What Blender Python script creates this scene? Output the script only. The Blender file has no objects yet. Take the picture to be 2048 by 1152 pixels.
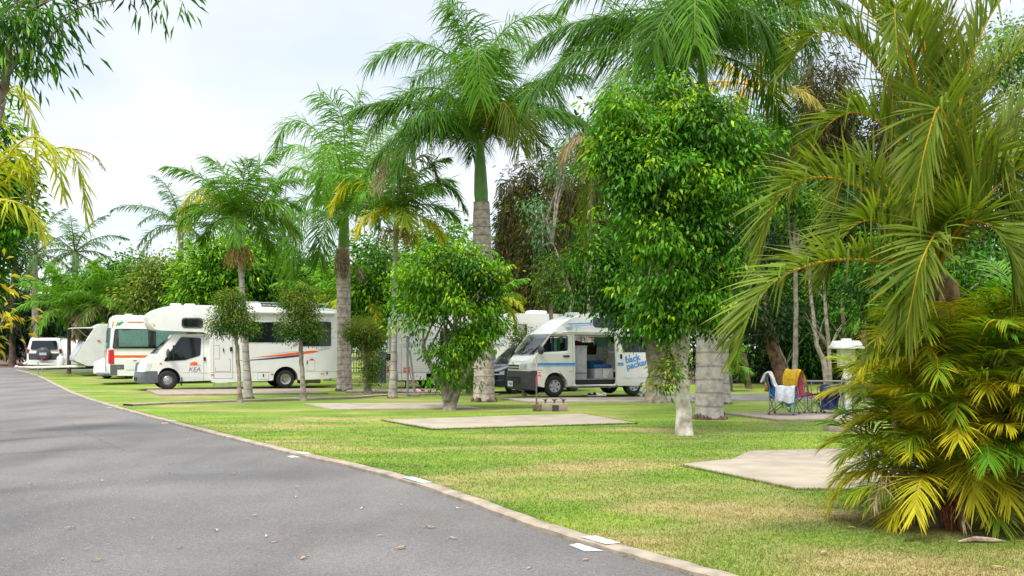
import bpy, bmesh, math, random
import numpy as np
from mathutils import Vector, Matrix
R = math.radians
rng = np.random.default_rng(7)
random.seed(7)
SC = bpy.context.scene
COL = SC.collection
# ------------------------------------------------------------------ camera, sky, sun, exposure
F, YH, EYE = 2000.0, 700.0, 1.5           # focal length and horizon in photo pixels (2048 wide), eye height in m
cam = bpy.data.objects.new('camera', bpy.data.cameras.new('camera'))
COL.objects.link(cam); SC.camera = cam
cam.location = (0, 0, EYE); cam.rotation_euler = (R(90), 0, 0)
cam.data.sensor_width = 36; cam.data.lens = 36 * F / 2048
cam.data.shift_y = (YH - 576) / 2048
cam.data.clip_end = 5000
SC.view_settings.view_transform = 'Standard'; SC.view_settings.look = 'None'
SC.view_settings.exposure = 0.5; SC.view_settings.gamma = 1
SUN_EL, SUN_AZ = R(58), R(215)            # azimuth clockwise from +Y: behind the camera, to the left
W = bpy.data.worlds.new('World'); SC.world = W; W.use_nodes = True
nt = W.node_tree; nt.nodes.clear()
def N(nt, t, **k):
    n = nt.nodes.new(t)
    for a, b in k.items(): setattr(n, a, b)
    return n
def world():
    L = nt.links
    out = N(nt, 'ShaderNodeOutputWorld'); add = N(nt, 'ShaderNodeAddShader')
    b1 = N(nt, 'ShaderNodeBackground'); b2 = N(nt, 'ShaderNodeBackground')
    sky = N(nt, 'ShaderNodeTexSky'); sky.sky_type = 'NISHITA'; sky.sun_disc = False
    sky.sun_elevation = SUN_EL; sky.sun_rotation = SUN_AZ
    L.new(sky.outputs[0], b1.inputs[0]); b1.inputs[1].default_value = 0.05
    tc = N(nt, 'ShaderNodeTexCoord'); sep = N(nt, 'ShaderNodeSeparateXYZ')
    L.new(tc.outputs['Generated'], sep.inputs[0])
    mp = N(nt, 'ShaderNodeMapping'); mp.inputs['Scale'].default_value = (1.3, 1.3, 4.2)
    mp.inputs['Location'].default_value = (.3, .1, .25)
    L.new(tc.outputs['Generated'], mp.inputs[0])
    no = N(nt, 'ShaderNodeTexNoise'); no.inputs['Scale'].default_value = 1.7; no.inputs['Detail'].default_value = 5
    no.inputs['Distortion'].default_value = .6
    L.new(mp.outputs[0], no.inputs[0])
    cr = N(nt, 'ShaderNodeValToRGB')
    cr.color_ramp.elements[0].position = .40; cr.color_ramp.elements[0].color = (.74, .80, .86, 1)
    cr.color_ramp.elements[1].position = .60; cr.color_ramp.elements[1].color = (1, .985, .96, 1)
    L.new(no.outputs['Fac'], cr.inputs[0])
    # overcast luminance rises toward the zenith
    mr = N(nt, 'ShaderNodeMapRange'); mr.inputs['From Min'].default_value = .36; mr.inputs['From Max'].default_value = .95
    mr.inputs['To Min'].default_value = .60; mr.inputs['To Max'].default_value = 2.7
    L.new(sep.outputs['Z'], mr.inputs['Value'])
    L.new(cr.outputs[0], b2.inputs[0]); L.new(mr.outputs[0], b2.inputs[1])
    L.new(b1.outputs[0], add.inputs[0]); L.new(b2.outputs[0], add.inputs[1]); L.new(add.outputs[0], out.inputs[0])
world()
sl = bpy.data.lights.new('sun', 'SUN'); sl.energy = 3.0; sl.angle = R(12); sl.color = (1, .95, .86)
sun = bpy.data.objects.new('sun', sl); COL.objects.link(sun)
sd = Vector((math.sin(SUN_AZ) * math.cos(SUN_EL), math.cos(SUN_AZ) * math.cos(SUN_EL), math.sin(SUN_EL)))
sun.rotation_euler = sd.to_track_quat('Z', 'Y').to_euler()
SC.render.resolution_x = 1024; SC.render.resolution_y = 576
# ------------------------------------------------------------------ terrain and pixel helpers
def T(y):
    y = min(y, 90.0)
    return 0.0 if y < 34 else .0034 * (y - 34) ** 1.5
def G(px, py):                             # where a pixel of the photo meets the ground
    a, b = 3.0, 89.0
    for _ in range(50):
        m = (a + b) / 2
        if YH + (EYE - T(m)) * F / m > py: a = m
        else: b = m
    return Vector(((px - 1024) * a / F, a, T(a)))
def at(px, py, D): return Vector(((px - 1024) * D / F, D, EYE - (py - YH) * D / F))
# ------------------------------------------------------------------ materials
def mat(name, col, rough=.6, metal=0, spec=.5, noise=None, bump=None, col2=None, coat=0):
    m = bpy.data.materials.new(name); m.use_nodes = True
    t = m.node_tree; b = t.nodes['Principled BSDF']
    b.inputs['Roughness'].default_value = rough; b.inputs['Metallic'].default_value = metal
    b.inputs['Specular IOR Level'].default_value = spec; b.inputs['Coat Weight'].default_value = coat
    sc, am = noise or (9, .12)
    tc = N(t, 'ShaderNodeTexCoord'); no = N(t, 'ShaderNodeTexNoise'); no.inputs['Scale'].default_value = sc
    no.inputs['Detail'].default_value = 6; t.links.new(tc.outputs['Object'], no.inputs[0])
    mx = N(t, 'ShaderNodeMix', data_type='RGBA'); c2 = col2 or [max(0, c * (1 - am * 2)) for c in col]
    mx.inputs[6].default_value = (*c2, 1); mx.inputs[7].default_value = (*col, 1)
    rp = N(t, 'ShaderNodeMapRange'); rp.inputs['From Min'].default_value = .35; rp.inputs['From Max'].default_value = .6
    t.links.new(no.outputs['Fac'], rp.inputs[0]); t.links.new(rp.outputs[0], mx.inputs[0]); t.links.new(mx.outputs[2], b.inputs['Base Color'])
    if bump:
        bs, bd = bump; n2 = N(t, 'ShaderNodeTexNoise'); n2.inputs['Scale'].default_value = bs; n2.inputs['Detail'].default_value = 8
        t.links.new(tc.outputs['Object'], n2.inputs[0])
        bu = N(t, 'ShaderNodeBump'); bu.inputs['Strength'].default_value = bd; bu.inputs['Distance'].default_value = .02
        t.links.new(n2.outputs['Fac'], bu.inputs['Height']); t.links.new(bu.outputs[0], b.inputs['Normal'])
    return m
def leafmat(name, transl=.3, rough=.42, spec=.4):
    m = bpy.data.materials.new(name); m.use_nodes = True; t = m.node_tree; b = t.nodes['Principled BSDF']; L = t.links
    at_ = N(t, 'ShaderNodeAttribute', attribute_name='Col'); L.new(at_.outputs[0], b.inputs['Base Color'])
    b.inputs['Roughness'].default_value = rough; b.inputs['Specular IOR Level'].default_value = spec
    tr = N(t, 'ShaderNodeBsdfTranslucent'); mx = N(t, 'ShaderNodeMixShader'); mx.inputs[0].default_value = transl
    mm = N(t, 'ShaderNodeMix', data_type='RGBA', blend_type='MULTIPLY'); mm.inputs[0].default_value = 1
    L.new(at_.outputs[0], mm.inputs[6]); mm.inputs[7].default_value = (1.6, 1.75, .55, 1); L.new(mm.outputs[2], tr.inputs[0])
    L.new(b.outputs[0], mx.inputs[1]); L.new(tr.outputs[0], mx.inputs[2]); L.new(mx.outputs[0], t.nodes['Material Output'].inputs[0])
    return m
LEAF = leafmat('leaf', .28, .5, .18); FROND = leafmat('frond_leaf', .30, .55, .10)
BARK = mat('bark', (.30, .26, .21), .9, noise=(6, .3), bump=(14, .9), col2=(.13, .10, .075))
BARKW = mat('pale_bark', (.56, .51, .44), .85, noise=(5, .3), bump=(16, .8), col2=(.24, .20, .16))
BARKD = mat('dark_bark', (.15, .10, .075), .9, noise=(5, .3), bump=(12, 1), col2=(.06, .04, .03))
def palmbark(name, c1, c2, gap):
    m = mat(name, c1, .85, noise=(7, .25), bump=(25, .5), col2=c2)
    t = m.node_tree; L = t.links; b = t.nodes['Principled BSDF']
    tc = N(t, 'ShaderNodeTexCoord'); wv = N(t, 'ShaderNodeTexWave', bands_direction='Z'); wv.inputs['Scale'].default_value = gap
    wv.inputs['Distortion'].default_value = 1.6; wv.inputs['Detail'].default_value = 3; wv.inputs['Detail Scale'].default_value = .8
    L.new(tc.outputs['Object'], wv.inputs[0])
    r = N(t, 'ShaderNodeValToRGB'); r.color_ramp.elements[0].position = .0; r.color_ramp.elements[0].color = (.62, .58, .55, 1)
    r.color_ramp.elements[1].position = .10; r.color_ramp.elements[1].color = (1, 1, 1, 1); L.new(wv.outputs[1], r.inputs[0])
    src = b.inputs['Base Color'].links[0].from_socket
    mm = N(t, 'ShaderNodeMix', data_type='RGBA', blend_type='MULTIPLY'); mm.inputs[0].default_value = 1
    L.new(src, mm.inputs[6]); L.new(r.outputs[0], mm.inputs[7]); L.new(mm.outputs[2], b.inputs['Base Color'])
    return m
PBARK = palmbark('palm_bark', (.44, .375, .325), (.22, .18, .155), 1.3)
PBARKW = palmbark('pale_palm_bark', (.37, .335, .30), (.22, .195, .175), 1.1)
SHAFT = mat('crownshaft_green', (.105, .23, .028), .4, noise=(3, .2), col2=(.06, .15, .018))
WHITE = mat('white_paint', (.72, .72, .70), .28, noise=(2, .03), coat=.3)
IVORY = mat('warm_white_paint', (.77, .76, .71), .3, noise=(2, .03), coat=.3)
PLAST = mat('dark_plastic', (.05, .055, .06), .55, noise=(8, .1))
GREYPL = mat('grey_plastic', (.10, .115, .13), .5, noise=(8, .1))
BLACK = mat('black_rubber', (.014, .014, .015), .75, noise=(20, .2))
SEAM = mat('seam_shadow_gap', (.10, .10, .10), .7)
DGLASS = mat('dark_glass', (.010, .013, .015), .06, spec=.5)
CHROME = mat('chrome', (.62, .62, .62), .2, 1)
ALLOY = mat('alloy', (.50, .50, .51), .35, .75)
STEEL = mat('galvanised_steel', (.42, .44, .46), .45, .6, noise=(12, .15))
LAMPW = mat('headlamp_lens', (.62, .64, .66), .12, spec=.7)
REDL = mat('red_lens', (.62, .012, .02), .2)
AMBER = mat('amber_lens', (.75, .16, .01), .25)
ORANGE = mat('orange_vinyl', (.80, .13, .015), .4)
NAVY = mat('navy_vinyl', (.015, .03, .13), .4)
SILVER = mat('silver_vinyl', (.45, .47, .50), .4)
BLUE = mat('blue_vinyl', (.03, .30, .72), .4)
PALEBLUE = mat('pale_blue_vinyl', (.45, .70, .82), .4)
GREENV = mat('green_vinyl', (.03, .30, .08), .4)
CONC = mat('concrete', (.31, .265, .20), .9, noise=(1.9, .12), bump=(60, .4), col2=(.235, .20, .15))
CONCD = mat('weathered_concrete', (.28, .225, .17), .9, noise=(5, .3), bump=(40, .5), col2=(.20, .17, .13))
def glassmat(name, tint, rough=.03, a=.82):
    m = bpy.data.materials.new(name); m.use_nodes = True; t = m.node_tree; t.nodes.clear(); L = t.links
    o = N(t, 'ShaderNodeOutputMaterial'); tr = N(t, 'ShaderNodeBsdfTransparent'); tr.inputs[0].default_value = (*tint, 1)
    gl = N(t, 'ShaderNodeBsdfGlossy'); gl.inputs['Roughness'].default_value = rough
    mx = N(t, 'ShaderNodeMixShader'); fr = N(t, 'ShaderNodeFresnel'); fr.inputs[0].default_value = 1.5
    no = N(t, 'ShaderNodeTexNoise'); no.inputs['Scale'].default_value = 2; bu = N(t, 'ShaderNodeBump'); bu.inputs['Strength'].default_value = .01
    L.new(no.outputs[0], bu.inputs['Height']); L.new(bu.outputs[0], gl.inputs['Normal'])
    L.new(fr.outputs[0], mx.inputs[0]); L.new(tr.outputs[0], mx.inputs[1]); L.new(gl.outputs[0], mx.inputs[2]); L.new(mx.outputs[0], o.inputs[0])
    return m
GLASS = glassmat('window_glass', (.93, .96, .95)); TGLASS = glassmat('tinted_glass', (.33, .36, .37))
def clothmat(name, c, c2=None): return mat(name, c, .95, spec=.15, noise=(14, .15), bump=(90, .3), col2=c2)
# ------------------------------------------------------------------ objects
def link(o, parent=None):
    COL.objects.link(o)
    if parent is not None: o.parent = parent
    return o
def tag(o, label, cat, group=None, kind=None):
    if label: o['label'] = label
    if cat: o['category'] = cat
    if group: o['group'] = group
    if kind: o['kind'] = kind
    return o
def empty(name, loc, rz=0, label=None, cat=None, group=None):
    o = bpy.data.objects.new(name, None); o.empty_display_size = .2; link(o)
    o.location = loc; o.rotation_euler.z = rz
    return tag(o, label, cat, group)
def structure(o): o['kind'] = 'structure'; return o
def shade(me, ang=40):
    me.polygons.foreach_set('use_smooth', np.ones(len(me.polygons), bool)); me.set_sharp_from_angle(angle=R(ang)); me.update()
class MB:
    def __init__(s): s.v = []; s.f = []; s.m = []
    def add(s, vs, fs, mi=0):
        b = len(s.v); s.v += [tuple(p) for p in vs]; s.f += [tuple(i + b for i in q) for q in fs]; s.m += [mi] * len(fs); return s
    def box(s, c, d, rot=None, mi=0, taper=(1, 1)):
        x, y, z = [k / 2 for k in d]; vs = []
        for (i, j, k) in ((-1,-1,-1),(1,-1,-1),(1,1,-1),(-1,1,-1),(-1,-1,1),(1,-1,1),(1,1,1),(-1,1,1)):
            q = Vector((i * x * (taper[0] if k > 0 else 1), j * y * (taper[1] if k > 0 else 1), k * z))
            if rot is not None: q = rot @ q
            vs.append(q + Vector(c))
        return s.add(vs, [(0,3,2,1),(4,5,6,7),(0,1,5,4),(1,2,6,5),(2,3,7,6),(3,0,4,7)], mi)
    def tube(s, pts, rad, n=8, mi=0, caps=True, wob=0, seed=0):
        pts = [Vector(p) for p in pts]; rr = rad if hasattr(rad, '__len__') else [rad] * len(pts); rd = random.Random(seed)
        vs = []; fs = []; a = None
        for i, p in enumerate(pts):
            t = (pts[min(i + 1, len(pts) - 1)] - pts[max(i - 1, 0)]).normalized()
            if a is None: a = t.cross(Vector((0, 1, 0)) if abs(t.y) < .8 else Vector((1, 0, 0))).normalized()
            a = (a - t * a.dot(t)).normalized(); b = t.cross(a)
            for k in range(n):
                th = 2 * math.pi * k / n; r = rr[i] * (1 + wob * (rd.random() - .5) * 2)
                vs.append(p + (a * math.cos(th) + b * math.sin(th)) * r)
        for i in range(len(pts) - 1):
            for k in range(n): fs.append((i * n + k, i * n + (k + 1) % n, (i + 1) * n + (k + 1) % n, (i + 1) * n + k))
        if caps: fs.append(tuple(range(n))[::-1]); fs.append(tuple((len(pts) - 1) * n + k for k in range(n)))
        return s.add(vs, fs, mi)
    def lathe(s, prof, c=(0, 0, 0), axis='z', n=24, mi=0):
        vs = []; fs = []; c = Vector(c)
        for (r, h) in prof:
            for k in range(n):
                th = 2 * math.pi * k / n; x, y = r * math.cos(th), r * math.sin(th)
                vs.append(c + (Vector((x, y, h)) if axis == 'z' else Vector((x, h, y)) if axis == 'y' else Vector((h, x, y))))
        for i in range(len(prof) - 1):
            for k in range(n): fs.append((i * n + k, i * n + (k + 1) % n, (i + 1) * n + (k + 1) % n, (i + 1) * n + k))
        return s.add(vs, fs, mi)
    def ball(s, c, r, n=12, m=8, mi=0, wob=0, rot=None):
        r = r if hasattr(r, '__len__') else (r,) * 3; vs = []; fs = []
        for i in range(m + 1):
            for k in range(n):
                ph = math.pi * i / m; th = 2 * math.pi * k / n; w = 1 + wob * (random.random() - .5)
                q = Vector((r[0] * math.sin(ph) * math.cos(th) * w, r[1] * math.sin(ph) * math.sin(th) * w, r[2] * math.cos(ph) * w))
                vs.append((rot @ q if rot is not None else q) + Vector(c))
        for i in range(m):
            for k in range(n): fs.append((i * n + k, (i + 1) * n + k, (i + 1) * n + (k + 1) % n, i * n + (k + 1) % n))
        return s.add(vs, fs, mi)
    def prism(s, poly, z0, z1, mi=0):         # polygon in XY, may carry its own ground height
        n = len(poly); vs = [(p[0], p[1], z0) for p in poly] + [(p[0], p[1], z1) for p in poly]
        return s.add(vs, [tuple(range(n))[::-1], tuple(range(n, 2 * n))] + [(i, (i + 1) % n, n + (i + 1) % n, n + i) for i in range(n)], mi)
    def build(s, name, mats, parent=None, smooth=40, bevel=0, fix=True, loc=None):
        me = bpy.data.meshes.new(name); me.from_pydata([tuple(p) for p in s.v], [], s.f)
        mats = mats if isinstance(mats, (list, tuple)) else [mats]
        for m in mats: me.materials.append(m)
        me.polygons.foreach_set('material_index', np.array(s.m, 'i4'))
        if fix:
            bm = bmesh.new(); bm.from_mesh(me)
            if bevel: bmesh.ops.remove_doubles(bm, verts=bm.verts, dist=1e-5)
            bmesh.ops.recalc_face_normals(bm, faces=bm.faces)
            if bevel:
                es = [e for e in bm.edges if len(e.link_faces) == 2 and e.calc_face_angle(0) > R(35)]
                bmesh.ops.bevel(bm, geom=es, offset=bevel, segments=2, profile=.5, affect='EDGES', clamp_overlap=True)
            bm.to_mesh(me); bm.free()
        if smooth: shade(me, smooth)
        o = link(bpy.data.objects.new(name, me), parent)
        if loc is not None: o.location = loc
        return o
def bake(o):
    dg = bpy.context.evaluated_depsgraph_get(); dg.update()
    me = bpy.data.meshes.new_from_object(o.evaluated_get(dg)); o.modifiers.clear(); o.data = me; return o
def shell(name, polys, t0, t1, D, m, parent, bevel=0, step=.22, smooth=40, ts=(-.95, -.8, -.5, 0, .5, .8, .95), holes0=(), holes1=(), gone=None, cuts=(), thick=0):
    """side outlines (x,z) extruded across the fraction t of the half width, then bent by D(x,t,z): all panels of a vehicle follow its body.
    holes0 / holes1 are openings in the t0 / t1 side, gone(x,t,z) removes faces, thick gives an opened body its sheet thickness"""
    if not isinstance(polys[0][0], (list, tuple)): polys = [polys]
    bm = bmesh.new()
    for poly in polys:
        loops = {}
        for t, hs in ((t0, holes0), (t1, holes1)):
            es = []; 
            for q in [poly] + list(hs):
                vs = [bm.verts.new((x, t, z)) for x, z in q]; es += [bm.edges.new((vs[k], vs[(k + 1) % len(vs)])) for k in range(len(vs))]
                if q is poly: loops[t] = vs
            bmesh.ops.triangle_fill(bm, use_beauty=True, use_dissolve=False, edges=es, normal=(0, 1, 0))
        a, b = loops[t0], loops[t1]; n = len(a)
        for i in range(n): bm.faces.new((a[i], b[i], b[(i + 1) % n], a[(i + 1) % n]))
    bmesh.ops.recalc_face_normals(bm, faces=bm.faces)
    xs = [v.co.x for v in bm.verts]; zs = [v.co.z for v in bm.verts]
    def cut(co, no): bmesh.ops.bisect_plane(bm, geom=bm.verts[:] + bm.edges[:] + bm.faces[:], dist=1e-5, plane_co=co, plane_no=no)
    x = math.floor(min(xs) / step) * step + step + .0013
    while x < max(xs): cut((x, 0, 0), (1, 0, 0)); x += step
    z = math.floor(min(zs) / step) * step + step + .0017
    while z < max(zs): cut((0, 0, z), (0, 0, 1)); z += step
    for t in ts:
        if min(t0, t1) < t < max(t0, t1): cut((0, t, 0), (0, 1, 0))
    for co, no in cuts: cut(co, no)
    if gone:
        dead = [f for f in bm.faces if gone(*f.calc_center_median())]; bmesh.ops.delete(bm, geom=dead, context='FACES')
    for v in bm.verts: v.co = D(v.co.x, v.co.y, v.co.z)
    bmesh.ops.recalc_face_normals(bm, faces=bm.faces)
    me = bpy.data.meshes.new(name); bm.to_mesh(me); bm.free(); me.materials.append(m)
    o = link(bpy.data.objects.new(name, me), parent)
    if bevel:
        md = o.modifiers.new('b', 'BEVEL'); md.width = bevel; md.segments = 3; md.limit_method = 'ANGLE'; md.angle_limit = R(48)
        shade(o.data, smooth or 40); wn = o.modifiers.new('w', 'WEIGHTED_NORMAL'); wn.keep_sharp = True; wn.weight = 80
        if thick: so = o.modifiers.new('t', 'SOLIDIFY'); so.thickness = thick; so.offset = -1
        bake(o)
    elif smooth: shade(o.data, smooth)
    return o
def rrect(x0, z0, x1, z1, r, n=4):
    out = []
    for (cx, cz, a0) in ((x1 - r, z1 - r, 0), (x0 + r, z1 - r, 90), (x0 + r, z0 + r, 180), (x1 - r, z0 + r, 270)):
        for k in range(n + 1):
            a = R(a0 + 90 * k / n); out.append((cx + r * math.cos(a), cz + r * math.sin(a)))
    return out
def arch(cx, cz, r, zb, n=12):                # wheel arch, from front (high x) to rear along the sill at zb
    a0 = math.asin(max(-1, min(1, (zb - cz) / r)))
    return [(cx + r * math.cos(a0 + (math.pi - 2 * a0) * k / n), cz + r * math.sin(a0 + (math.pi - 2 * a0) * k / n)) for k in range(n + 1)]
def roundpoly(poly, r, n=3):
    out = []; L = len(poly)
    for i in range(L):
        p = Vector(poly[i]); a = Vector(poly[i - 1]) - p; b = Vector(poly[(i + 1) % L]) - p
        q = min(r, a.length * .45, b.length * .45); s = p + a.normalized() * q; e = p + b.normalized() * q
        for k in range(n + 1):
            t = k / n; w = s * (1 - t) ** 2 + p * 2 * t * (1 - t) + e * t * t; out.append((w.x, w.y))
    return out
def lines(segs, w):                           # thin strips for panel gaps; segs = list of polylines
    out = []
    for pl in segs:
        for (a, b) in zip(pl, pl[1:]):
            a, b = Vector(a), Vector(b); d = (b - a).normalized(); n = Vector((-d.y, d.x)) * w / 2; a = a - d * w / 2; b = b + d * w / 2
            out.append([tuple(a - n), tuple(b - n), tuple(b + n), tuple(a + n)])
    return out
def wheel(parent, x, y, r, w, style='steel', side=-1, col=None):
    """tyre with rim, side = sign of y the face looks to"""
    mb = MB(); rr = r * .62
    prof = [(rr, -w * .42), (r * .86, -w * .5), (r * .96, -w * .42), (r, -w * .28), (r, w * .28), (r * .96, w * .42), (r * .86, w * .5), (rr, w * .42), (rr * .98, 0), (rr, -w * .42)]
    mb.lathe(prof, (0, 0, 0), 'y', 32)
    o = mb.build('wheel', BLACK, parent, 50); o.location = (x, y, r)
    s = side; m2 = MB()
    m2.lathe([(rr * 1.0, s * w * .44), (rr * .93, s * w * .46), (rr * .86, s * w * .36), (rr * .84, s * w * .05), (.0001, s * w * .05)], (0, 0, 0), 'y', 32, 1)
    if style == 'spoke':
        for k in range(6):
            a = R(60 * k + 15); d = Vector((math.cos(a), 0, math.sin(a))); q = Vector((-d.z, 0, d.x)); yy = Vector((0, s * w * .38, 0)); y2 = Vector((0, s * w * .25, 0))
            m2.add([d * rr * .12 - q * .05 + yy, d * rr * .9 - q * .042 + yy, d * rr * .9 + q * .042 + yy, d * rr * .12 + q * .05 + yy,
                    d * rr * .12 - q * .05 + y2, d * rr * .9 - q * .055 + y2, d * rr * .9 + q * .055 + y2, d * rr * .12 + q * .05 + y2],
                   [(0,1,2,3), (0,4,5,1), (1,5,6,2), (2,6,7,3), (3,7,4,0)], 0)
        m2.lathe([(rr * .95, s * w * .44), (rr * .80, s * w * .40), (rr * .80, s * w * .3)], (0, 0, 0), 'y', 32, 0)
        m2.lathe([(rr * .26, s * w * .28), (rr * .24, s * w * .44), (.0001, s * w * .45)], (0, 0, 0), 'y', 16, 0)
    elif style == 'cap':
        m2.lathe([(rr * .86, s * w * .30), (rr * .66, s * w * .44), (rr * .60, s * w * .36), (rr * .42, s * w * .40), (rr * .38, s * w * .50), (.0001, s * w * .54)], (0, 0, 0), 'y', 32, 0)
        for k in range(16):
            a = R(22.5 * k); m2.box((rr * .76 * math.cos(a), s * w * .36, rr * .76 * math.sin(a)), (.02, .02, .02), None, 1)
    else:
        m2.lathe([(rr * .93, s * w * .45), (rr * .80, s * w * .40), (rr * .74, s * w * .10), (rr * .45, s * w * .05), (rr * .35, s * w * .22), (.0001, s * w * .24)], (0, 0, 0), 'y', 32, 0)
    m2.build('rim', [ALLOY, PLAST], o, 35)
    return o
def text(body, size, m, parent, loc, rot, name='lettering', ex=.002, bold=0, shear=0, sx=1):
    cu = bpy.data.curves.new('t', 'FONT'); cu.body = body; cu.size = size; cu.extrude = ex; cu.offset = bold; cu.shear = shear; cu.resolution_u = 3
    cu.space_line = .72
    t = bpy.data.objects.new('t', cu); COL.objects.link(t)
    dg = bpy.context.evaluated_depsgraph_get(); me = bpy.data.meshes.new_from_object(t.evaluated_get(dg)); bpy.data.objects.remove(t)
    me.materials.clear(); me.materials.append(m)
    me.name = name
    o = link(bpy.data.objects.new(name, me), parent); o.location = loc; o.rotation_euler = rot; o.scale = (sx, 1, 1); return o
def place(o, local, world, rz):
    q = Matrix.Rotation(rz, 3, 'Z') @ Vector((local[0], local[1], 0)); o.rotation_euler.z = rz
    o.location = (world[0] - q.x, world[1] - q.y, world[2]); return o
# ------------------------------------------------------------------ vegetation builders
def fast_mesh(name, V, faces, cols, m, parent=None, smooth=True):
    """faces: list of int arrays (n,k) of equal-length polygons"""
    me = bpy.data.meshes.new(name); V = np.asarray(V, 'f4').reshape(-1, 3)
    me.vertices.add(len(V)); me.vertices.foreach_set('co', V.ravel())
    loops = np.concatenate([f.ravel() for f in faces]).astype('i4'); cnt = np.concatenate([np.full(len(f), f.shape[1]) for f in faces])
    me.loops.add(len(loops)); me.loops.foreach_set('vertex_index', loops)
    me.polygons.add(len(cnt)); me.polygons.foreach_set('loop_start', np.concatenate([[0], np.cumsum(cnt)[:-1]]).astype('i4'))
    if smooth: me.polygons.foreach_set('use_smooth', np.ones(len(cnt), bool))
    me.update(calc_edges=True)
    if cols is not None:
        a = me.color_attributes.new('Col', 'FLOAT_COLOR', 'POINT'); c = np.ones((len(V), 4), 'f4'); c[:, :3] = np.clip(cols, 0, 1); a.data.foreach_set('color', c.ravel())
    me.materials.append(m)
    return link(bpy.data.objects.new(name, me), parent)
def unit(a): return a / np.maximum(np.linalg.norm(a, axis=-1, keepdims=True), 1e-9)
def leaves(C, Dr, S, K, width=.4, fold=.10, droop=.25, r=rng):
    n = len(C); Dr = unit(Dr); Rn = unit(r.normal(size=(n, 3)) + np.array([0, 0, 1.3])); Sd = unit(np.cross(Dr, Rn)); Nn = np.cross(Sd, Dr)
    S = S[:, None]; V = np.empty((n, 4, 3)); g = np.array([0, 0, -1.])
    V[:, 0] = C; V[:, 3] = C + Dr * S + g * S * droop
    mid = C + Dr * S * .45 + g * S * droop * .15; V[:, 1] = mid + Sd * S * width * .5 + Nn * S * fold; V[:, 2] = mid - Sd * S * width * .5 + Nn * S * fold
    b = np.arange(n)[:, None] * 4; F_ = np.concatenate([b + np.array([[0, 1, 3]]), b + np.array([[0, 3, 2]])])
    return V.reshape(-1, 3), F_, np.repeat(K, 4, 0)
PAL = {  # dark leaf, mid leaf, fresh tip
 'lush': ((.020, .080, .005), (.090, .255, .009), (.28, .42, .015)),
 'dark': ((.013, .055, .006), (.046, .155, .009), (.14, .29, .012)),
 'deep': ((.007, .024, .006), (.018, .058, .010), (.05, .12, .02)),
 'bright': ((.035, .13, .012), (.10, .29, .020), (.30, .46, .03)),
 'olive': ((.035, .085, .010), (.10, .17, .022), (.26, .28, .03)),
 'rusty': ((.022, .070, .010), (.055, .150, .013), (.24, .23, .02)),
 'blue': ((.045, .11, .055), (.13, .25, .12), (.22, .36, .14)),
 'she': ((.045, .050, .016), (.085, .092, .028), (.14, .115, .035)),
 'yel': ((.07, .14, .015), (.22, .32, .02), (.60, .50, .03)),
 'orange': ((.30, .22, .02), (.55, .42, .02), (.65, .22, .03)),
 'pale': ((.06, .13, .03), (.17, .30, .06), (.30, .42, .08)),
}
def cloud(name, blobs, n, size, pal, parent, per=26, cr=.22, droop=.35, width=.42, tipp=.12, shellmin=.55, seed=1, flat=.7, sv=.3, m=None, out=.7, toptip=1., sup=0, sr=.3):
    """foliage: clusters of leaves spread through the outer volume of the blobs (x,y,z,rx,ry,rz)"""
    r = np.random.default_rng(seed); B = np.array(blobs, float); K = max(3, n // per)
    wgt = (B[:, 3] * B[:, 5]) ** .9; wgt /= wgt.sum(); bi = r.choice(len(B), K, p=wgt)
    d = unit(r.normal(size=(K, 3))); rad = shellmin + (1.05 - shellmin) * np.sqrt(r.random(K)); inner = r.random(K) < .12; rad[inner] *= .6
    lump = 1 + .16 * np.sin(d[:, 0] * 5 + bi * 1.7) * np.cos(d[:, 2] * 4 + bi) + .10 * r.normal(size=K)
    c = B[bi, :3] + d * (rad * lump)[:, None] * B[bi, 3:6]
    if sup:
        q = max(4, K // sup); gi = r.integers(0, q, K); bi = bi[gi]; d = d[gi]; c = c[gi] + r.normal(size=(K, 3)) * np.array([sr, sr, sr * .55]); d = unit(d + r.normal(size=(K, 3)) * .35)
    dark, mid, tip = [np.array(k) for k in PAL[pal]]
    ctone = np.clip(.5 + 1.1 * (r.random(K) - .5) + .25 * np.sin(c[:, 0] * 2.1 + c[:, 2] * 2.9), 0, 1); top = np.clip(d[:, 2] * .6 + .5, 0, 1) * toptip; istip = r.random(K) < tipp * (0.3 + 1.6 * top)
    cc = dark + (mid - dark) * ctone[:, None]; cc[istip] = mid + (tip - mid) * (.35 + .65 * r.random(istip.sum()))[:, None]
    ci = np.repeat(np.arange(K), per); N_ = len(ci); sp = r.normal(size=(N_, 3)) * np.array([1, 1, flat]) * cr
    P = c[ci] + sp; dr = unit(sp) * .8 + d[ci] * out * .6 + r.normal(size=(N_, 3)) * .35 + np.array([0, 0, -droop])
    S = size * (1 - sv + 2 * sv * r.random(N_)); k = cc[ci] * (.75 + .5 * r.random((N_, 1)))
    V, F_, KK = leaves(P, dr, S, k, width, r=r)
    o = fast_mesh(name, V, [F_], KK, m or LEAF, parent, smooth=False)
    return o, c
def px_blobs(bl, D, base, depth=.85):
    out = []
    for b in bl:
        x, y, rx, ry = b[:4]; dy = b[4] if len(b) > 4 else 0
        c = at(x, y, D) + Vector((0, dy, 0)) - base; s = D / F
        out.append((c.x, c.y, c.z, rx * s, max(rx, ry) * s * depth, ry * s))
    return out
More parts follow.
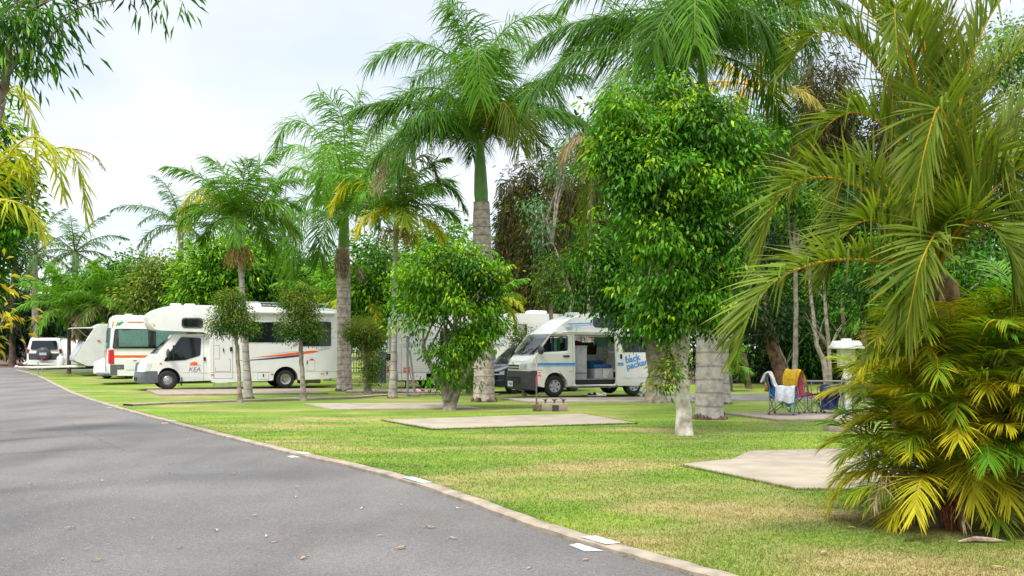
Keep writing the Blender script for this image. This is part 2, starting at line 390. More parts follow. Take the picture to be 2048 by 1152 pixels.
def limbs(mb, c, origin, k, r0, seed=0):
    rd = random.Random(seed); idx = rd.sample(range(len(c)), min(k, len(c)))
    for i in idx:
        e = Vector(c[i]); o = origin[rd.randrange(len(origin))]; v = e - o
        m1 = o + v * .35 + Vector((rd.uniform(-.1, .1), rd.uniform(-.1, .1), v.length * .08)); m2 = o + v * .7 + Vector((rd.uniform(-.12, .12), rd.uniform(-.1, .1), v.length * .07))
        mb.tube([o, m1, m2, e], [r0, r0 * .7, r0 * .42, r0 * .15], 6)
def tree(name, label, base, D, trunks, blobs, n, size, pal, group=None, cat='tree', bark=BARK, limbn=14, limbr=.03, flare=1.35, seed=1, **kw):
    root = empty(name, base, 0, label, cat, group)
    if trunks:
        mb = MB(); org = []
        for tr in trunks:
            pts = []; rad = []
            for i, (x, y, w) in enumerate(tr):
                p = at(x, y, D) - base
                if i == 0 and tr is trunks[0]: p = Vector((0, 0, -.05))
                pts.append(p); rad.append(w / 2 * D / F)
            P2 = []; R2 = []
            for a, b, ra, rb in zip(pts, pts[1:], rad, rad[1:]):
                for k in range(4): t = k / 4; P2.append(a.lerp(b, t)); R2.append(ra + (rb - ra) * t)
            P2.append(pts[-1]); R2.append(rad[-1]); R2[0] *= flare; R2[1] *= 1 + (flare - 1) * .35
            rd = random.Random(seed); P2 = [P2[0]] + [q + Vector((rd.uniform(-1, 1), rd.uniform(-1, 1), 0)) * rad[0] * .14 for q in P2[1:]]
            mb.tube(P2, R2, 12, wob=.07, seed=seed); org.append(P2[-1]); org.append(P2[-3])
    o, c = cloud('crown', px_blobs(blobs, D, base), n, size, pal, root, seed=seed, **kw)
    if trunks:
        limbs(mb, c, org, limbn, limbr, seed); mb.build('trunk', bark, root, 60)
    return root
# palms ------------------------------------------------------------
def arc_path(az, e0, e1, L, base=(0, 0, 0), k=12, pw=1.3, twist=0):
    p = np.array(base, float); out = [p.copy()]
    for i in range(k):
        s = (i + .5) / k; e = e0 + (e1 - e0) * s ** pw; a = az + twist * s
        p = p + np.array([math.cos(e) * math.cos(a), math.cos(e) * math.sin(a), math.sin(e)]) * L / k; out.append(p.copy())
    return np.array(out)
def catmull(pts, k=6):
    P = np.array(pts, float); P = np.vstack([2 * P[0] - P[1], P, 2 * P[-1] - P[-2]]); out = []
    for i in range(1, len(P) - 2):
        for j in range(k):
            t = j / k; a, b, c, d = P[i - 1], P[i], P[i + 1], P[i + 2]
            out.append(.5 * (2 * b + (c - a) * t + (2 * a - 5 * b + 4 * c - d) * t * t + (3 * b - a - 3 * c + d) * t ** 3))
    out.append(P[-2]); return np.array(out)
FC = {  # leaf, tip, rachis
 'royal': ((.075, .185, .010), (.10, .17, .035), (.16, .24, .05)),
 'royaldk': ((.052, .135, .010), (.06, .12, .03), (.12, .19, .05)),
 'fresh': ((.085, .215, .012), (.20, .34, .04), (.25, .34, .06)),
 'olive': ((.110, .165, .016), (.26, .18, .05), (.46, .30, .03)),
 'cane': ((.15, .24, .012), (.60, .38, .02), (.55, .30, .02)),
 'gold': ((.36, .34, .015), (.60, .38, .02), (.62, .32, .02)),
 'yellow': ((.42, .40, .02), (.62, .40, .03), (.50, .38, .05)),
 'dry': ((.26, .20, .12), (.32, .25, .16), (.30, .20, .11)),
 'far': ((.06, .13, .035), (.11, .17, .06), (.15, .17, .07)),
 'fardk': ((.025, .065, .025), (.05, .09, .03), (.08, .10, .04)),
}
def frond(path, n=50, ll=.55, w=.016, droop=.6, vee=.25, fc='royal', start=.12, a0=70, a1=28, rad=.02, seed=0, jit=.10, segs=3, mixc=None, prof=(.55, 1, .45), brk=0):
    r = np.random.default_rng(seed); P = np.asarray(path, float)
    seg = np.linalg.norm(np.diff(P, axis=0), axis=1); cum = np.concatenate([[0], np.cumsum(seg)]); cum /= cum[-1]
    def ev(s): return np.stack([np.interp(s, cum, P[:, k]) for k in range(3)], -1)
    s = np.repeat(np.linspace(start, .995, n), 2) + r.normal(size=2 * n) * .004; s = np.clip(s, 0, 1); sg = np.tile([1., -1.], n)
    p = ev(s); T_ = unit(ev(np.clip(s + .02, 0, 1)) - ev(np.clip(s - .02, 0, 1)))
    hz = unit(np.append(P[-1][:2] - P[0][:2], 0.) + 1e-6)
    side0 = np.cross(hz, [0, 0, 1.]); side = unit(side0 - T_ * (T_ @ side0)[:, None]); U = np.cross(side, T_)
    u = (s - start) / (1 - start); ang = np.radians(a0 + (a1 - a0) * u) + r.normal(size=2 * n) * jit; ve = vee + r.normal(size=2 * n) * jit * 1.6
    d = side * (sg * np.sin(ang) * np.cos(ve))[:, None] + T_ * np.cos(ang)[:, None] + U * (np.sin(ang) * np.sin(ve))[:, None]
    pr = np.where(u < .4, prof[0] + (prof[1] - prof[0]) * u / .4, prof[1] + (prof[2] - prof[1]) * ((np.clip(u, .4, 1) - .4) / .6) ** 1.5)
    L = ll * pr * (1 + .12 * r.normal(size=2 * n)); L = np.clip(L, .05 * ll, None)
    dr = droop * (1 + .25 * r.normal(size=2 * n)); ws = {3: (.45, 1, .8, 0), 4: (.4, 1, .95, .6, 0), 5: (.4, .9, 1, .8, .45, 0)}[segs]
    leaf, tip, rac = [np.array(k) for k in FC[fc]]
    if mixc is not None: leaf = np.array(FC[mixc[0]][0]) * mixc[1] + leaf * (1 - mixc[1]); tip = np.array(FC[mixc[0]][1]) * mixc[1] + tip * (1 - mixc[1])
    V = []; C = []; q = p.copy(); tone = (.7 + .6 * r.random(2 * n))[:, None]; tipv = r.random(2 * n)[:, None]
    bk = r.random(2 * n) < brk
    for k in range(segs + 1):
        f = k / segs; g = dr * f * 1.25
        if brk: g = g + np.where(bk & (f > .5), 3.0, 0)
        dk = unit(d + np.stack([0 * g, 0 * g, -g], -1))
        Wd = unit(T_ - dk * np.sum(T_ * dk, -1, keepdims=True) + 1e-6)
        if k: q = q + dk * (L / segs)[:, None]
        cv = (leaf * (1 - f ** 3 * .75 * tipv) + tip * f ** 3 * .75 * tipv) * tone
        if k < segs: V += [q - Wd * w * ws[k], q + Wd * w * ws[k]]; C += [cv, cv]
        else: V += [q]; C += [cv]
    m = 2 * segs + 1; A = np.stack(V, 1).reshape(-1, 3); CC = np.stack(C, 1).reshape(-1, 3); b = (np.arange(2 * n) * m)[:, None]
    quads = np.concatenate([b + np.array([[2 * k, 2 * k + 1, 2 * k + 3, 2 * k + 2]]) for k in range(segs - 1)]); tris = b + np.array([[2 * segs - 2, 2 * segs - 1, 2 * segs]])
    mb = MB(); rp = [P[i] for i in range(len(P))]; mb.tube(rp, [rad * (1.25 - 1.1 * (i / (len(rp) - 1)) ** .8) for i in range(len(rp))], 5)
    rv = np.array([tuple(v) for v in mb.v]); off = len(A); rq = np.array([f for f in mb.f if len(f) == 4]) + off
    return (np.vstack([A, rv]), [np.vstack([quads, rq]), tris], np.vstack([CC, np.tile(rac, (len(rv), 1))]))
def merge(parts):
    V = []; Q = []; Tt = []; C = []; o = 0
    for v, (q, t), c in parts: V.append(v); Q.append(q + o); Tt.append(t + o); C.append(c); o += len(v)
    return np.vstack(V), [np.vstack(Q), np.vstack(Tt)], np.vstack(C)
def put_frond(fr, parent, name='frond'): return fast_mesh(name, fr[0], fr[1], fr[2], FROND, parent)
def palm(name, label, base, D, trunk, fr, bark=PBARK, shaft=None, group=None, skirt=None, fruit=None, one=False, cat='palm tree', seed=0, extra=(), ns=14, flare=1.12):
    """trunk: [(px,py,width px)], first is the foot; shaft: the same for the green crownshaft"""
    root = empty(name, base, 0, label, cat, group)
    if trunk:
        mb = MB(); pts = [at(x, y, D) - base for x, y, w in trunk]; pts[0] = Vector((0, 0, -.05)); rad = [w / 2 * D / F for x, y, w in trunk]
        P2 = []; R2 = []
        for a, b, ra, rb in zip(pts, pts[1:], rad, rad[1:]):
            for k in range(6): t = k / 6; P2.append(a.lerp(b, t)); R2.append(ra + (rb - ra) * t)
        P2.append(pts[-1]); R2.append(rad[-1]); R2[0] *= flare
        mb.tube(P2, R2, 20, wob=.02, seed=seed); o = mb.build('trunk', bark, root, 60)
        r = random.Random(seed); m2 = MB(); r0 = R2[0]          # ragged root collar
        for k in range(26):
            a = 2 * math.pi * k / 26; h = r.uniform(.04, .15) * (r0 / .3); m2.ball((r0 * .93 * math.cos(a), r0 * .93 * math.sin(a), 0), (r0 * .16, r0 * .16, h * .8), 6, 4, wob=.5)
        m2.build('root_collar', BARKD, root, 50)
    if shaft:
        ms = MB(); ps = catmull([tuple(at(x, y, D) - base) for x, y, w in shaft], 4); ws = np.interp(np.linspace(0, len(shaft) - 1, len(ps)), range(len(shaft)), [w / 2 * D / F for x, y, w in shaft])
        ms.tube([tuple(p) for p in ps], list(ws), 20); ms.build('crownshaft', SHAFT, root, 60)
    parts = []
    for k, f in enumerate(fr):
        f = dict(f); path = f.pop('path'); f.setdefault('seed', seed * 100 + k)
        g = frond(path, **f)
        if one: parts.append(g)
        else: put_frond(g, root)
    if one and parts: V, F_, C = merge(parts); fast_mesh('crown', V, F_, C, FROND, root)
    return root
def auto_fronds(c, cnt, L, e_top, e_bot, seed, az0=0, base=None, **kw):
    """n fronds around the growing point c, young ones upright, old ones hanging"""
    r = random.Random(seed); out = []
    for i in range(cnt):
        u = i / max(1, cnt - 1); az = az0 + i * 2.39996 + r.uniform(-.2, .2); e0 = R(e_top + (e_bot - e_top) * u) + r.uniform(-.08, .08)
        bend = R(kw.get('bend0', 45) + (kw.get('bend1', 85) - kw.get('bend0', 45)) * u)
        l = L * (.8 + .25 * math.sin(math.pi * min(1, u + .25))) * r.uniform(.92, 1.06)
        d = dict(path=arc_path(az, e0, max(e0 - bend, R(-88)), l, tuple(c), twist=r.uniform(-.25, .25)))
        for k, v in kw.items():
            if k in ('bend0', 'bend1', 'old'): continue
            d[k] = v
        if 'old' in kw and u > kw['old'][0]: d['mixc'] = (kw['old'][1], min(1, (u - kw['old'][0]) / (1 - kw['old'][0]) + .2))
        out.append(d)
    return out
# ------------------------------------------------------------------ the setting: ground, roads, kerb, pavements
def grassmat(name, blade=False):
    m = bpy.data.materials.new(name); m.use_nodes = True; t = m.node_tree; L = t.links; b = t.nodes['Principled BSDF']
    tc = N(t, 'ShaderNodeTexCoord'); mp = N(t, 'ShaderNodeMapping'); mp.inputs['Scale'].default_value = (.55, 1, 0); L.new(tc.outputs['Object'], mp.inputs[0])
    def noise(sc, det=4, dist=0):
        n = N(t, 'ShaderNodeTexNoise'); n.inputs['Scale'].default_value = sc; n.inputs['Detail'].default_value = det; n.inputs['Distortion'].default_value = dist
        L.new(mp.outputs[0], n.inputs[0]); return n.outputs['Fac']
    def ramp(f, stops):
        r = N(t, 'ShaderNodeValToRGB'); e = r.color_ramp.elements
        while len(e) < len(stops): e.new(.5)
        for k, (p, c) in enumerate(stops): e[k].position = p; e[k].color = (*c, 1) if len(c) == 3 else c
        L.new(f, r.inputs[0]); return r.outputs[0]
    def mix(f, a, c2, bt='MIX'):
        x = N(t, 'ShaderNodeMix', data_type='RGBA', blend_type=bt)
        if isinstance(f, float): x.inputs[0].default_value = f
        else: L.new(f, x.inputs[0])
        for s, v in ((6, a), (7, c2)):
            if isinstance(v, tuple): x.inputs[s].default_value = (*v, 1)
            else: L.new(v, x.inputs[s])
        return x.outputs[2]
    green = ramp(noise(.9, 5), [(.35, (.066, .155, .010)), (.55, (.118, .222, .013)), (.72, (.19, .27, .022))])
    tan = ramp(noise(3.2, 4), [(.35, (.26, .21, .075)), (.65, (.36, .29, .13))])
    # worn patches; the lawn gets drier toward the camera on the right
    sp = N(t, 'ShaderNodeSeparateXYZ'); L.new(tc.outputs['Object'], sp.inputs[0])
    near = N(t, 'ShaderNodeMapRange'); near.inputs['From Min'].default_value = 12.5; near.inputs['From Max'].default_value = 6.5; near.inputs['To Min'].default_value = 0; near.inputs['To Max'].default_value = .14
    L.new(sp.outputs['Y'], near.inputs[0])
    ad = N(t, 'ShaderNodeMath', operation='ADD'); L.new(noise(.62, 6, .4), ad.inputs[0]); L.new(near.outputs[0], ad.inputs[1])
    patch = ramp(ad.outputs[0], [(.48, (0, 0, 0)), (.56, (.30,) * 3), (.68, (.95,) * 3)])
    c = mix(patch, green, tan)
    c = mix(ramp(noise(16, 5), [(.42, (0, 0, 0)), (.72, (.55,) * 3)]), c, tan)
    c = mix(.9, c, ramp(noise(55, 3), [(.3, (.62,) * 3), (.7, (1.22,) * 3)]), 'MULTIPLY')
    L.new(c, b.inputs['Base Color']); b.inputs['Roughness'].default_value = .9; b.inputs['Specular IOR Level'].default_value = .15
    if blade:
        tr = N(t, 'ShaderNodeBsdfTranslucent'); ms = N(t, 'ShaderNodeMixShader'); ms.inputs[0].default_value = .4; L.new(c, tr.inputs[0]); L.new(b.outputs[0], ms.inputs[1]); L.new(tr.outputs[0], ms.inputs[2]); L.new(ms.outputs[0], t.nodes['Material Output'].inputs[0])
    if not blade:
        bu = N(t, 'ShaderNodeBump'); bu.inputs['Strength'].default_value = .6; bu.inputs['Distance'].default_value = .03; L.new(noise(40, 6), bu.inputs['Height']); L.new(bu.outputs[0], b.inputs['Normal'])
    return m
GRASS = grassmat('lawn'); BLADE = grassmat('grass_blade', True)
def asphaltmat():
    m = mat('asphalt', (.152, .144, .138), .85, spec=.25, noise=(.55, .10), bump=(150, .5), col2=(.130, .121, .117))
    t = m.node_tree; L = t.links; b = t.nodes['Principled BSDF']; src = b.inputs['Base Color'].links[0].from_socket
    tc = N(t, 'ShaderNodeTexCoord')
    def mul(src, sc, stops, kind='n', det=3, mapping=None):
        n = N(t, 'ShaderNodeTexNoise') if kind == 'n' else N(t, 'ShaderNodeTexVoronoi'); n.inputs['Scale'].default_value = sc
        if kind == 'n': n.inputs['Detail'].default_value = det
        inp = tc.outputs['Object']
        if mapping: mp = N(t, 'ShaderNodeMapping'); mp.inputs['Scale'].default_value = mapping[0]; mp.inputs['Rotation'].default_value = (0, 0, mapping[1]); L.new(inp, mp.inputs[0]); inp = mp.outputs[0]
        L.new(inp, n.inputs[0]); r = N(t, 'ShaderNodeValToRGB'); e = r.color_ramp.elements
        while len(e) < len(stops): e.new(.5)
        for k, (p, c) in enumerate(stops): e[k].position = p; e[k].color = (c, c, c, 1)
        L.new(n.outputs[0], r.inputs[0]); x = N(t, 'ShaderNodeMix', data_type='RGBA', blend_type='MULTIPLY'); x.inputs[0].default_value = 1
        L.new(src, x.inputs[6]); L.new(r.outputs[0], x.inputs[7]); return x.outputs[2]
    s = mul(src, 95, [(.30, .62), (.5, 1), (.72, 1.45)])
    s = mul(s, 26, [(.3, .88), (.7, 1.10)])
    s = mul(s, 1, [(.36, .84), (.52, 1.0), (.7, 1.06)], mapping=((.9, .22, 1), R(-30)))   # wheel tracks along the road
    s = mul(s, .35, [(.42, .90), (.6, 1.04)], det=6)
    L.new(s, b.inputs['Base Color']); return m
ASPH = asphaltmat()
MULCH = mat('bark_mulch', (.16, .085, .06), .95, noise=(9, .4), bump=(30, 1), col2=(.06, .035, .025))
def sheet(name, ribs, m, dz):                 # ribs: list of rows of (x,y); draped over the terrain
    vs = []; fs = []; n = len(ribs[0])
    for r_ in ribs: vs += [(x, y, T(y) + dz) for x, y in r_]
    for i in range(len(ribs) - 1):
        for k in range(n - 1): fs.append((i * n + k, i * n + k + 1, (i + 1) * n + k + 1, (i + 1) * n + k))
    return structure(MB().add(vs, fs).build(name, m, smooth=60))
ys = [-60, -20] + list(range(0, 34, 4)) + list(range(34, 92, 2)) + [100, 140, 220, 400, 800, 1600, 3000]
xs = [-3000, -1200, -500, -200, -100] + list(range(-60, 61, 6)) + [100, 200, 500, 1200, 3000]
sheet('ground', [[(x, y) for x in xs] for y in ys], GRASS, 0)
kpx = [(29, 741), (48, 745), (78, 752), (118, 776), (165, 798), (220, 815), (330, 845), (416, 869), (510, 892), (596, 916), (700, 935), (829, 971), (951, 1014), (1045, 1055), (1171, 1092), (1269, 1122), (1367, 1149), (1480, 1182), (1700, 1245)]
kp = [G(*p).xy for p in kpx] + [Vector((3.2, 3.0)), Vector((4.8, 0)), Vector((7.6, -5)), Vector((11, -11))]
# smooth the traced line a little
kp = [kp[0]] + [(kp[i - 1] + kp[i] * 3 + kp[i + 1]) / 5 for i in range(1, len(kp) - 1)] + [kp[-1]]
kk = [Vector(p[:2]) for p in catmull([(p.x, p.y, 0) for p in kp], 5)]
def offs(line, d):
    out = []
    for i, p in enumerate(line):
        t = (line[min(i + 1, len(line) - 1)] - line[max(i - 1, 0)]).normalized(); out.append(p + Vector((-t.y, t.x)) * d)
    return out
# the line runs toward the camera: its left normal points to the lawn side
road = [offs(kk, d) for d in (0.0, -.5, -1.4, -2.6, -3.6, -4.5)]
sheet('road', [[(r_[i].x, r_[i].y) for r_ in road] for i in range(len(kk))], ASPH, .006)
kb = MB(); prof = [(0.0, -.02), (0, .038), (.014, .050), (.08, .053), (.145, .048), (.16, .036), (.16, -.02)]
rows = [offs(kk, d) for d, _ in prof]
vs = [(rows[j][i].x, rows[j][i].y, T(rows[j][i].y) + prof[j][1] + .004 * math.sin(i * 1.7)) for i in range(len(kk)) for j in range(len(prof))]; n = len(prof)
kb.add(vs, [(i * n + j, i * n + j + 1, (i + 1) * n + j + 1, (i + 1) * n + j) for i in range(len(kk) - 1) for j in range(n - 1)])
KERBM = mat('kerb_concrete', (.30, .25, .19), .9, noise=(5, .25), bump=(50, .6), col2=(.19, .155, .115))
structure(kb.build('kerb', KERBM, smooth=40))
WORNW = mat('worn_white_paint', (.50, .50, .48), .8, noise=(22, .3), col2=(.32, .30, .27), bump=(60, .3)); CYANP = mat('cyan_paint', (.22, .45, .42), .8, noise=(30, .3), col2=(.42, .42, .34))
def kerbmark(px, py, length, lab, m, onroad=True):
    p = G(px, py).xy; i = min(range(len(kk)), key=lambda q: (kk[q] - p).length); t = (kk[min(i + 1, len(kk) - 1)] - kk[i - 1]).normalized(); nn = Vector((-t.y, t.x)); o = kk[i]
    mb = MB(); jj = random.Random(int(px))
    def q(a, b, z): w = o + t * (a + jj.uniform(-.02, .02)) * length + nn * b; return (w.x, w.y, T(w.y) + z)
    mb.add([q(-.5, .012, .0575), q(.5, .012, .0575), q(.5, .145, .0560), q(-.5, .145, .0560)], [(0, 1, 2, 3)])
    if onroad: mb.add([q(-.45, -.11, .011), q(.35, -.14, .011), q(.5, -.012, .011), q(-.5, -.012, .011)], [(0, 1, 2, 3)])
    structure(mb.build('kerb_marking', m, smooth=0))
kerbmark(1190, 1092, .34, '', WORNW); kerbmark(604, 915, .28, '', WORNW); kerbmark(332, 846, .22, '', WORNW); kerbmark(820, 966, .55, '', CYANP, False); kerbmark(222, 816, .2, '', WORNW)
# cross road and mulch bed at the far left, road behind the camp chairs
def poly(name, pts, m, z0, z1, px=True, bevel=0):
    w = [G(*p) for p in pts] if px else [Vector(p) for p in pts]
    mb = MB(); n = len(w); mb.add([(p.x, p.y, T(p.y) + z0) for p in w] + [(p.x, p.y, T(p.y) + z1) for p in w], [tuple(range(n))[::-1], tuple(range(n, 2 * n))] + [(i, (i + 1) % n, n + (i + 1) % n, n + i) for i in range(n)])
    return structure(mb.build(name, m, smooth=30, bevel=bevel))
sheet('road', [[(-75 + 8 * i, y) for i in range(8)] for y in (55.5, 57, 58.5, 60)], ASPH, .010)
sheet('ground', [[(-75 + 8 * i, y) for i in range(9)] for y in (60.1, 64, 68, 74)], MULCH, .014)
sheet('road', [[(x, y0 + .05 * x) for x in (4.3, 10, 20, 40)] for y0 in (29.0, 31, 33.6)], ASPH, .008)
sheet('ground', [[(x, y + .05 * x) for x in (2, 10, 20, 40)] for y in (41.5, 48, 60)], MULCH, .010)
poly('pavement', [(765, 842), (865, 860), (1272, 848), (1165, 829)], CONC, -.05, .030, bevel=.012)
poly('pavement', [(606, 808), (664, 820), (962, 818), (900, 807)], CONC, -.05, .03, bevel=.01)
poly('pavement', [(293, 782), (318, 792), (657, 788.5), (617, 780)], CONCD, -.05, .06, bevel=.01)
poly('pavement', [(1001, 799), (1059, 806), (1392, 805.5), (1380, 796)], CONC, -.05, .05, bevel=.01)
poly('pavement', [(1362, 932), (1592, 980), (2000, 985), (1930, 914), (1445, 923)], CONC, -.05, .03, bevel=.012)
poly('pavement', [(1462, 920), (1500, 903), (1690, 898), (1980, 900), (1990, 913)], CONCD, -.05, .012, bevel=.004)
poly('pavement', [(1449, 829), (1555, 843), (1790, 842), (1760, 827)], CONCD, -.05, .05, bevel=.01)
poly('pavement', [(690, 786), (700, 781), (870, 780), (880, 787)], CONCD, -.05, .06, bevel=.01)
pw = [G(*p).xy for p in [(246, 811.2), (330, 807), (472, 802.5), (590, 799.5), (690, 796.5), (740, 792.5), (785, 790), (870, 789.5), (1000, 790)]]; p2 = offs(pw, -.45)
mb = MB(); nW = len(pw); mb.add([(p.x, p.y, T(p.y) + z) for z in (.05, -.05) for p in pw] + [(p.x, p.y, T(p.y) + z) for z in (.05, -.05) for p in p2],
  sum([[(i, i + 1, 2 * nW + i + 1, 2 * nW + i), (i, nW + i, nW + i + 1, i + 1), (2 * nW + i, 2 * nW + i + 1, 3 * nW + i + 1, 3 * nW + i)] for i in range(nW - 1)], []))
structure(mb.build('path', CONCD, smooth=30))
CRACK = mat('tar_crack', (.112, .104, .102), .9, noise=(30, .3))
def crack(pts, w, seed):
    r = random.Random(seed); g = [G(*p) for p in pts]; P = [tuple(q) for q in catmull([tuple(q) for q in g], 8)]; vs = []
    for i, p in enumerate(P):
        j = r.uniform(-.02, .02); ww = w * r.uniform(.3, 1.2) * (0.2 if i in (0, len(P) - 1) else 1); vs += [(p[0] + j - ww / 2, p[1] + j, T(p[1]) + .0095), (p[0] + j + ww / 2, p[1] + j + ww * .4, T(p[1]) + .0095)]
    structure(MB().add(vs, [(2 * i, 2 * i + 1, 2 * i + 3, 2 * i + 2) for i in range(len(P) - 1)]).build('road_crack', CRACK, smooth=0, fix=False))
crack([(118, 829), (150, 850), (176, 869), (224, 892), (255, 904)], .010, 1); crack([(255, 904), (310, 901), (370, 899)], .015, 2); crack([(-10, 804), (25, 803), (52, 802)], .08, 3)
crack([(330, 944), (345, 950), (362, 953)], .02, 4)
# short grass blades on the nearer lawn
def blades(n, d0, d1, h, wd, seed):
    r = np.random.default_rng(seed); y = d0 * (d1 / d0) ** r.random(n); y = y[r.random(n) < np.clip(1 - (y - 13) / 11, 0, 1)]; n = len(y); x = (r.random(n) * 1.08 - .54) * y * 1.02
    ky = np.array([p.y for p in kk])[::-1]; kx = np.array([p.x for p in kk])[::-1]; ok = x > np.interp(y, ky, kx) + .24
    def inside(poly_):
        q = [G(*p) for p in poly_]; c = np.zeros(len(x), bool)
        for a, b in zip(q, q[1:] + q[:1]):
            if abs(a.y - b.y) < 1e-6: continue
            c ^= ((a.y > y) != (b.y > y)) & (x < (b.x - a.x) * (y - a.y) / (b.y - a.y) + a.x)
        return c
    for pg in ([(765, 842), (865, 860), (1272, 848), (1165, 829)], [(606, 808), (664, 820), (962, 818), (900, 807)], [(1362, 932), (1592, 980), (2000, 985), (1930, 914), (1445, 923)], [(1462, 920), (1500, 903), (1690, 898), (1980, 900), (1990, 913)], [(1449, 829), (1555, 843), (1790, 842), (1760, 827)]): ok &= ~inside(pg)
    x, y = x[ok], y[ok]
    ex, ey = [], []                               # ragged growth along the kerb and round the pads
    for k, p in enumerate(kk[:-1]):
        if p.y < 5 or p.y > 26: continue
        q_ = kk[k + 1]; nn = Vector((-(q_ - p).y, (q_ - p).x)).normalized(); c_ = int((q_ - p).length * 420)
        u_ = r.random(c_); o_ = .150 + np.abs(r.normal(size=c_)) * .05; ex.append(p.x + (q_.x - p.x) * u_ + nn.x * o_); ey.append(p.y + (q_.y - p.y) * u_ + nn.y * o_)
    for pg in ([(765, 842), (865, 860), (1272, 848), (1165, 829)], [(1362, 932), (1592, 980), (2000, 985)], [(1445, 923), (1362, 932)]):
        w_ = [G(*p) for p in pg]
        for a_, b_ in zip(w_, w_[1:]):
            c_ = int((b_ - a_).length * 500); u_ = r.random(c_); o_ = r.normal(size=(2, c_)) * .022; ex.append(a_.x + (b_.x - a_.x) * u_ + o_[0]); ey.append(a_.y + (b_.y - a_.y) * u_ + o_[1] - .012)
    ne = sum(map(len, ex)); x = np.concatenate([x] + ex); y = np.concatenate([y] + ey); tall = np.concatenate([np.ones(len(x) - ne), np.full(ne, 1.9)]); h = h * tall
    m = len(x); a = r.random(m) * 6.283; l = r.normal(size=(m, 2)) * .6; sc = (.5 + .8 * r.random(m)) * np.clip(y / 9, 1, 2.2); H = h * (.5 + r.random(m))
    V = np.empty((m, 3, 3)); dx = np.cos(a) * wd * sc; dy = np.sin(a) * wd * sc
    V[:, 0] = np.stack([x - dx, y - dy, 0 * x + .001], -1); V[:, 1] = np.stack([x + dx, y + dy, 0 * x + .001], -1); V[:, 2] = np.stack([x + l[:, 0] * H, y + l[:, 1] * H, H], -1)
    return V.reshape(-1, 3), np.arange(3 * m).reshape(-1, 3)
V, F_ = blades(300000, 6.2, 24, .017, .0035, 3)
tag(fast_mesh('grass', V, [F_], None, BLADE, smooth=False), 'short dry and green lawn grass beside the asphalt drive', 'grass', kind='stuff')
# dry leaves lying on the road and lawn
LEAFDRY = mat('dry_leaf', (.42, .27, .13), .8, noise=(30, .3), col2=(.28, .15, .07)); LEAFTAN = mat('bleached_leaf', (.58, .52, .42), .8, noise=(30, .2)); LEAFYEL = mat('yellow_leaf', (.62, .48, .04), .7, noise=(30, .2))
def litter_mesh(name, L, w, m, seed):
    r = random.Random(seed); mb = MB(); vs = []; k = 7
    for i in range(k + 1):
        s = i / k; hw = w * math.sin(math.pi * s ** .8) * .5; z = .008 + .014 * math.sin(math.pi * s) * r.uniform(.5, 1.2); b = .12 * L * math.sin(math.pi * s)
        for q in (-1, 0, 1): vs.append((s * L - L / 2, q * hw + b, z + (.006 if q else 0)))
    return mb.add(vs, [(i * 3 + j, i * 3 + j + 1, i * 3 + j + 4, i * 3 + j + 3) for i in range(k) for j in range(2)]).build(name, m, smooth=60, fix=False)
lit = [(litter_mesh('fallen_leaf', .13, .032, LEAFDRY, 1), 'small brown dry leaf fallen on the asphalt drive', 'brown leaves fallen on the drive'),
       (litter_mesh('fallen_leaf', .11, .022, LEAFTAN, 2), 'small bleached pale leaf fallen on the asphalt drive', 'pale leaves fallen on the drive'),
       (litter_mesh('fallen_leaf', .12, .045, LEAFDRY, 4), 'brown leaf fallen on the lawn around the pale-barked leafy tree', 'brown leaves fallen on the lawn'),
       (litter_mesh('fallen_leaf', .10, .05, LEAFYEL, 3), 'yellow leaf fallen on the grass under the multi-stemmed bushy tree', 'yellow leaves under the bushy tree')]
spots = [[(127, 1121), (358, 1098), (342, 930), (474, 845), (195, 1125), (1195, 1042), (860, 1058), (550, 1088), (800, 1100), (30, 867), (655, 900), (265, 1040), (1060, 1140), (470, 950), (610, 1120), (1170, 1123)],
         [(20, 1103), (172, 1103), (320, 800), (206, 964), (295, 965), (590, 997), (535, 1076), (595, 977), (305, 1081), (850, 1058), (915, 1020), (725, 1020), (510, 1035), (375, 880), (120, 966), (60, 970), (760, 1075), (430, 1065), (905, 1080), (240, 905), (140, 1060), (800, 1012)],
         [(1180, 880), (1164, 884), (1300, 885), (1340, 892), (1395, 880), (1410, 885), (1430, 872), (1450, 880), (1480, 892), (1520, 885), (1250, 905), (1330, 912), (1420, 905), (1560, 895), (1340, 880), (1600, 890), (1170, 960), (1290, 940), (1380, 1005), (1800, 1100), (1995, 1141), (1700, 1060), (1500, 1040), (1650, 1110)],
         [(970, 831), (945, 823), (985, 827), (860, 818), (915, 824), (890, 828), (1000, 822), (870, 826)]]
for (o, lab, grp), sp in zip(lit, spots):
    for i, (x, y) in enumerate(sp):
        c = o if i == 0 else o.copy()
        if i: link(c)
        p = G(x, y); c.location = (p.x, p.y, p.z + (.006 if lit.index((o, lab, grp)) < 2 else .01)); c.rotation_euler = (0, 0, random.uniform(0, 6.28)); s = random.uniform(.45, .95); c.scale = (s, s, s)
        tag(c, lab, 'leaf', grp)
mb = MB(); r = random.Random(5)              # crumbs and seed litter near the left road side
for i in range(700):
    x = r.gauss(150, 110); y = r.uniform(960, 1150)
    if x < -20: continue
    p = G(x, y); s = r.uniform(.003, .008); mb.box((p.x, p.y, p.z + .009), (s, s * .7, .004), Matrix.Rotation(r.random() * 3, 3, 'Z'))
tag(mb.build('leaf_litter', LEAFTAN, smooth=0, fix=False), 'fine pale seed litter scattered over the road in the lower left', 'litter', kind='stuff')
def shells(name, polys, *a, **k):
    for p_ in polys: shell(name, [p_], *a, **k)
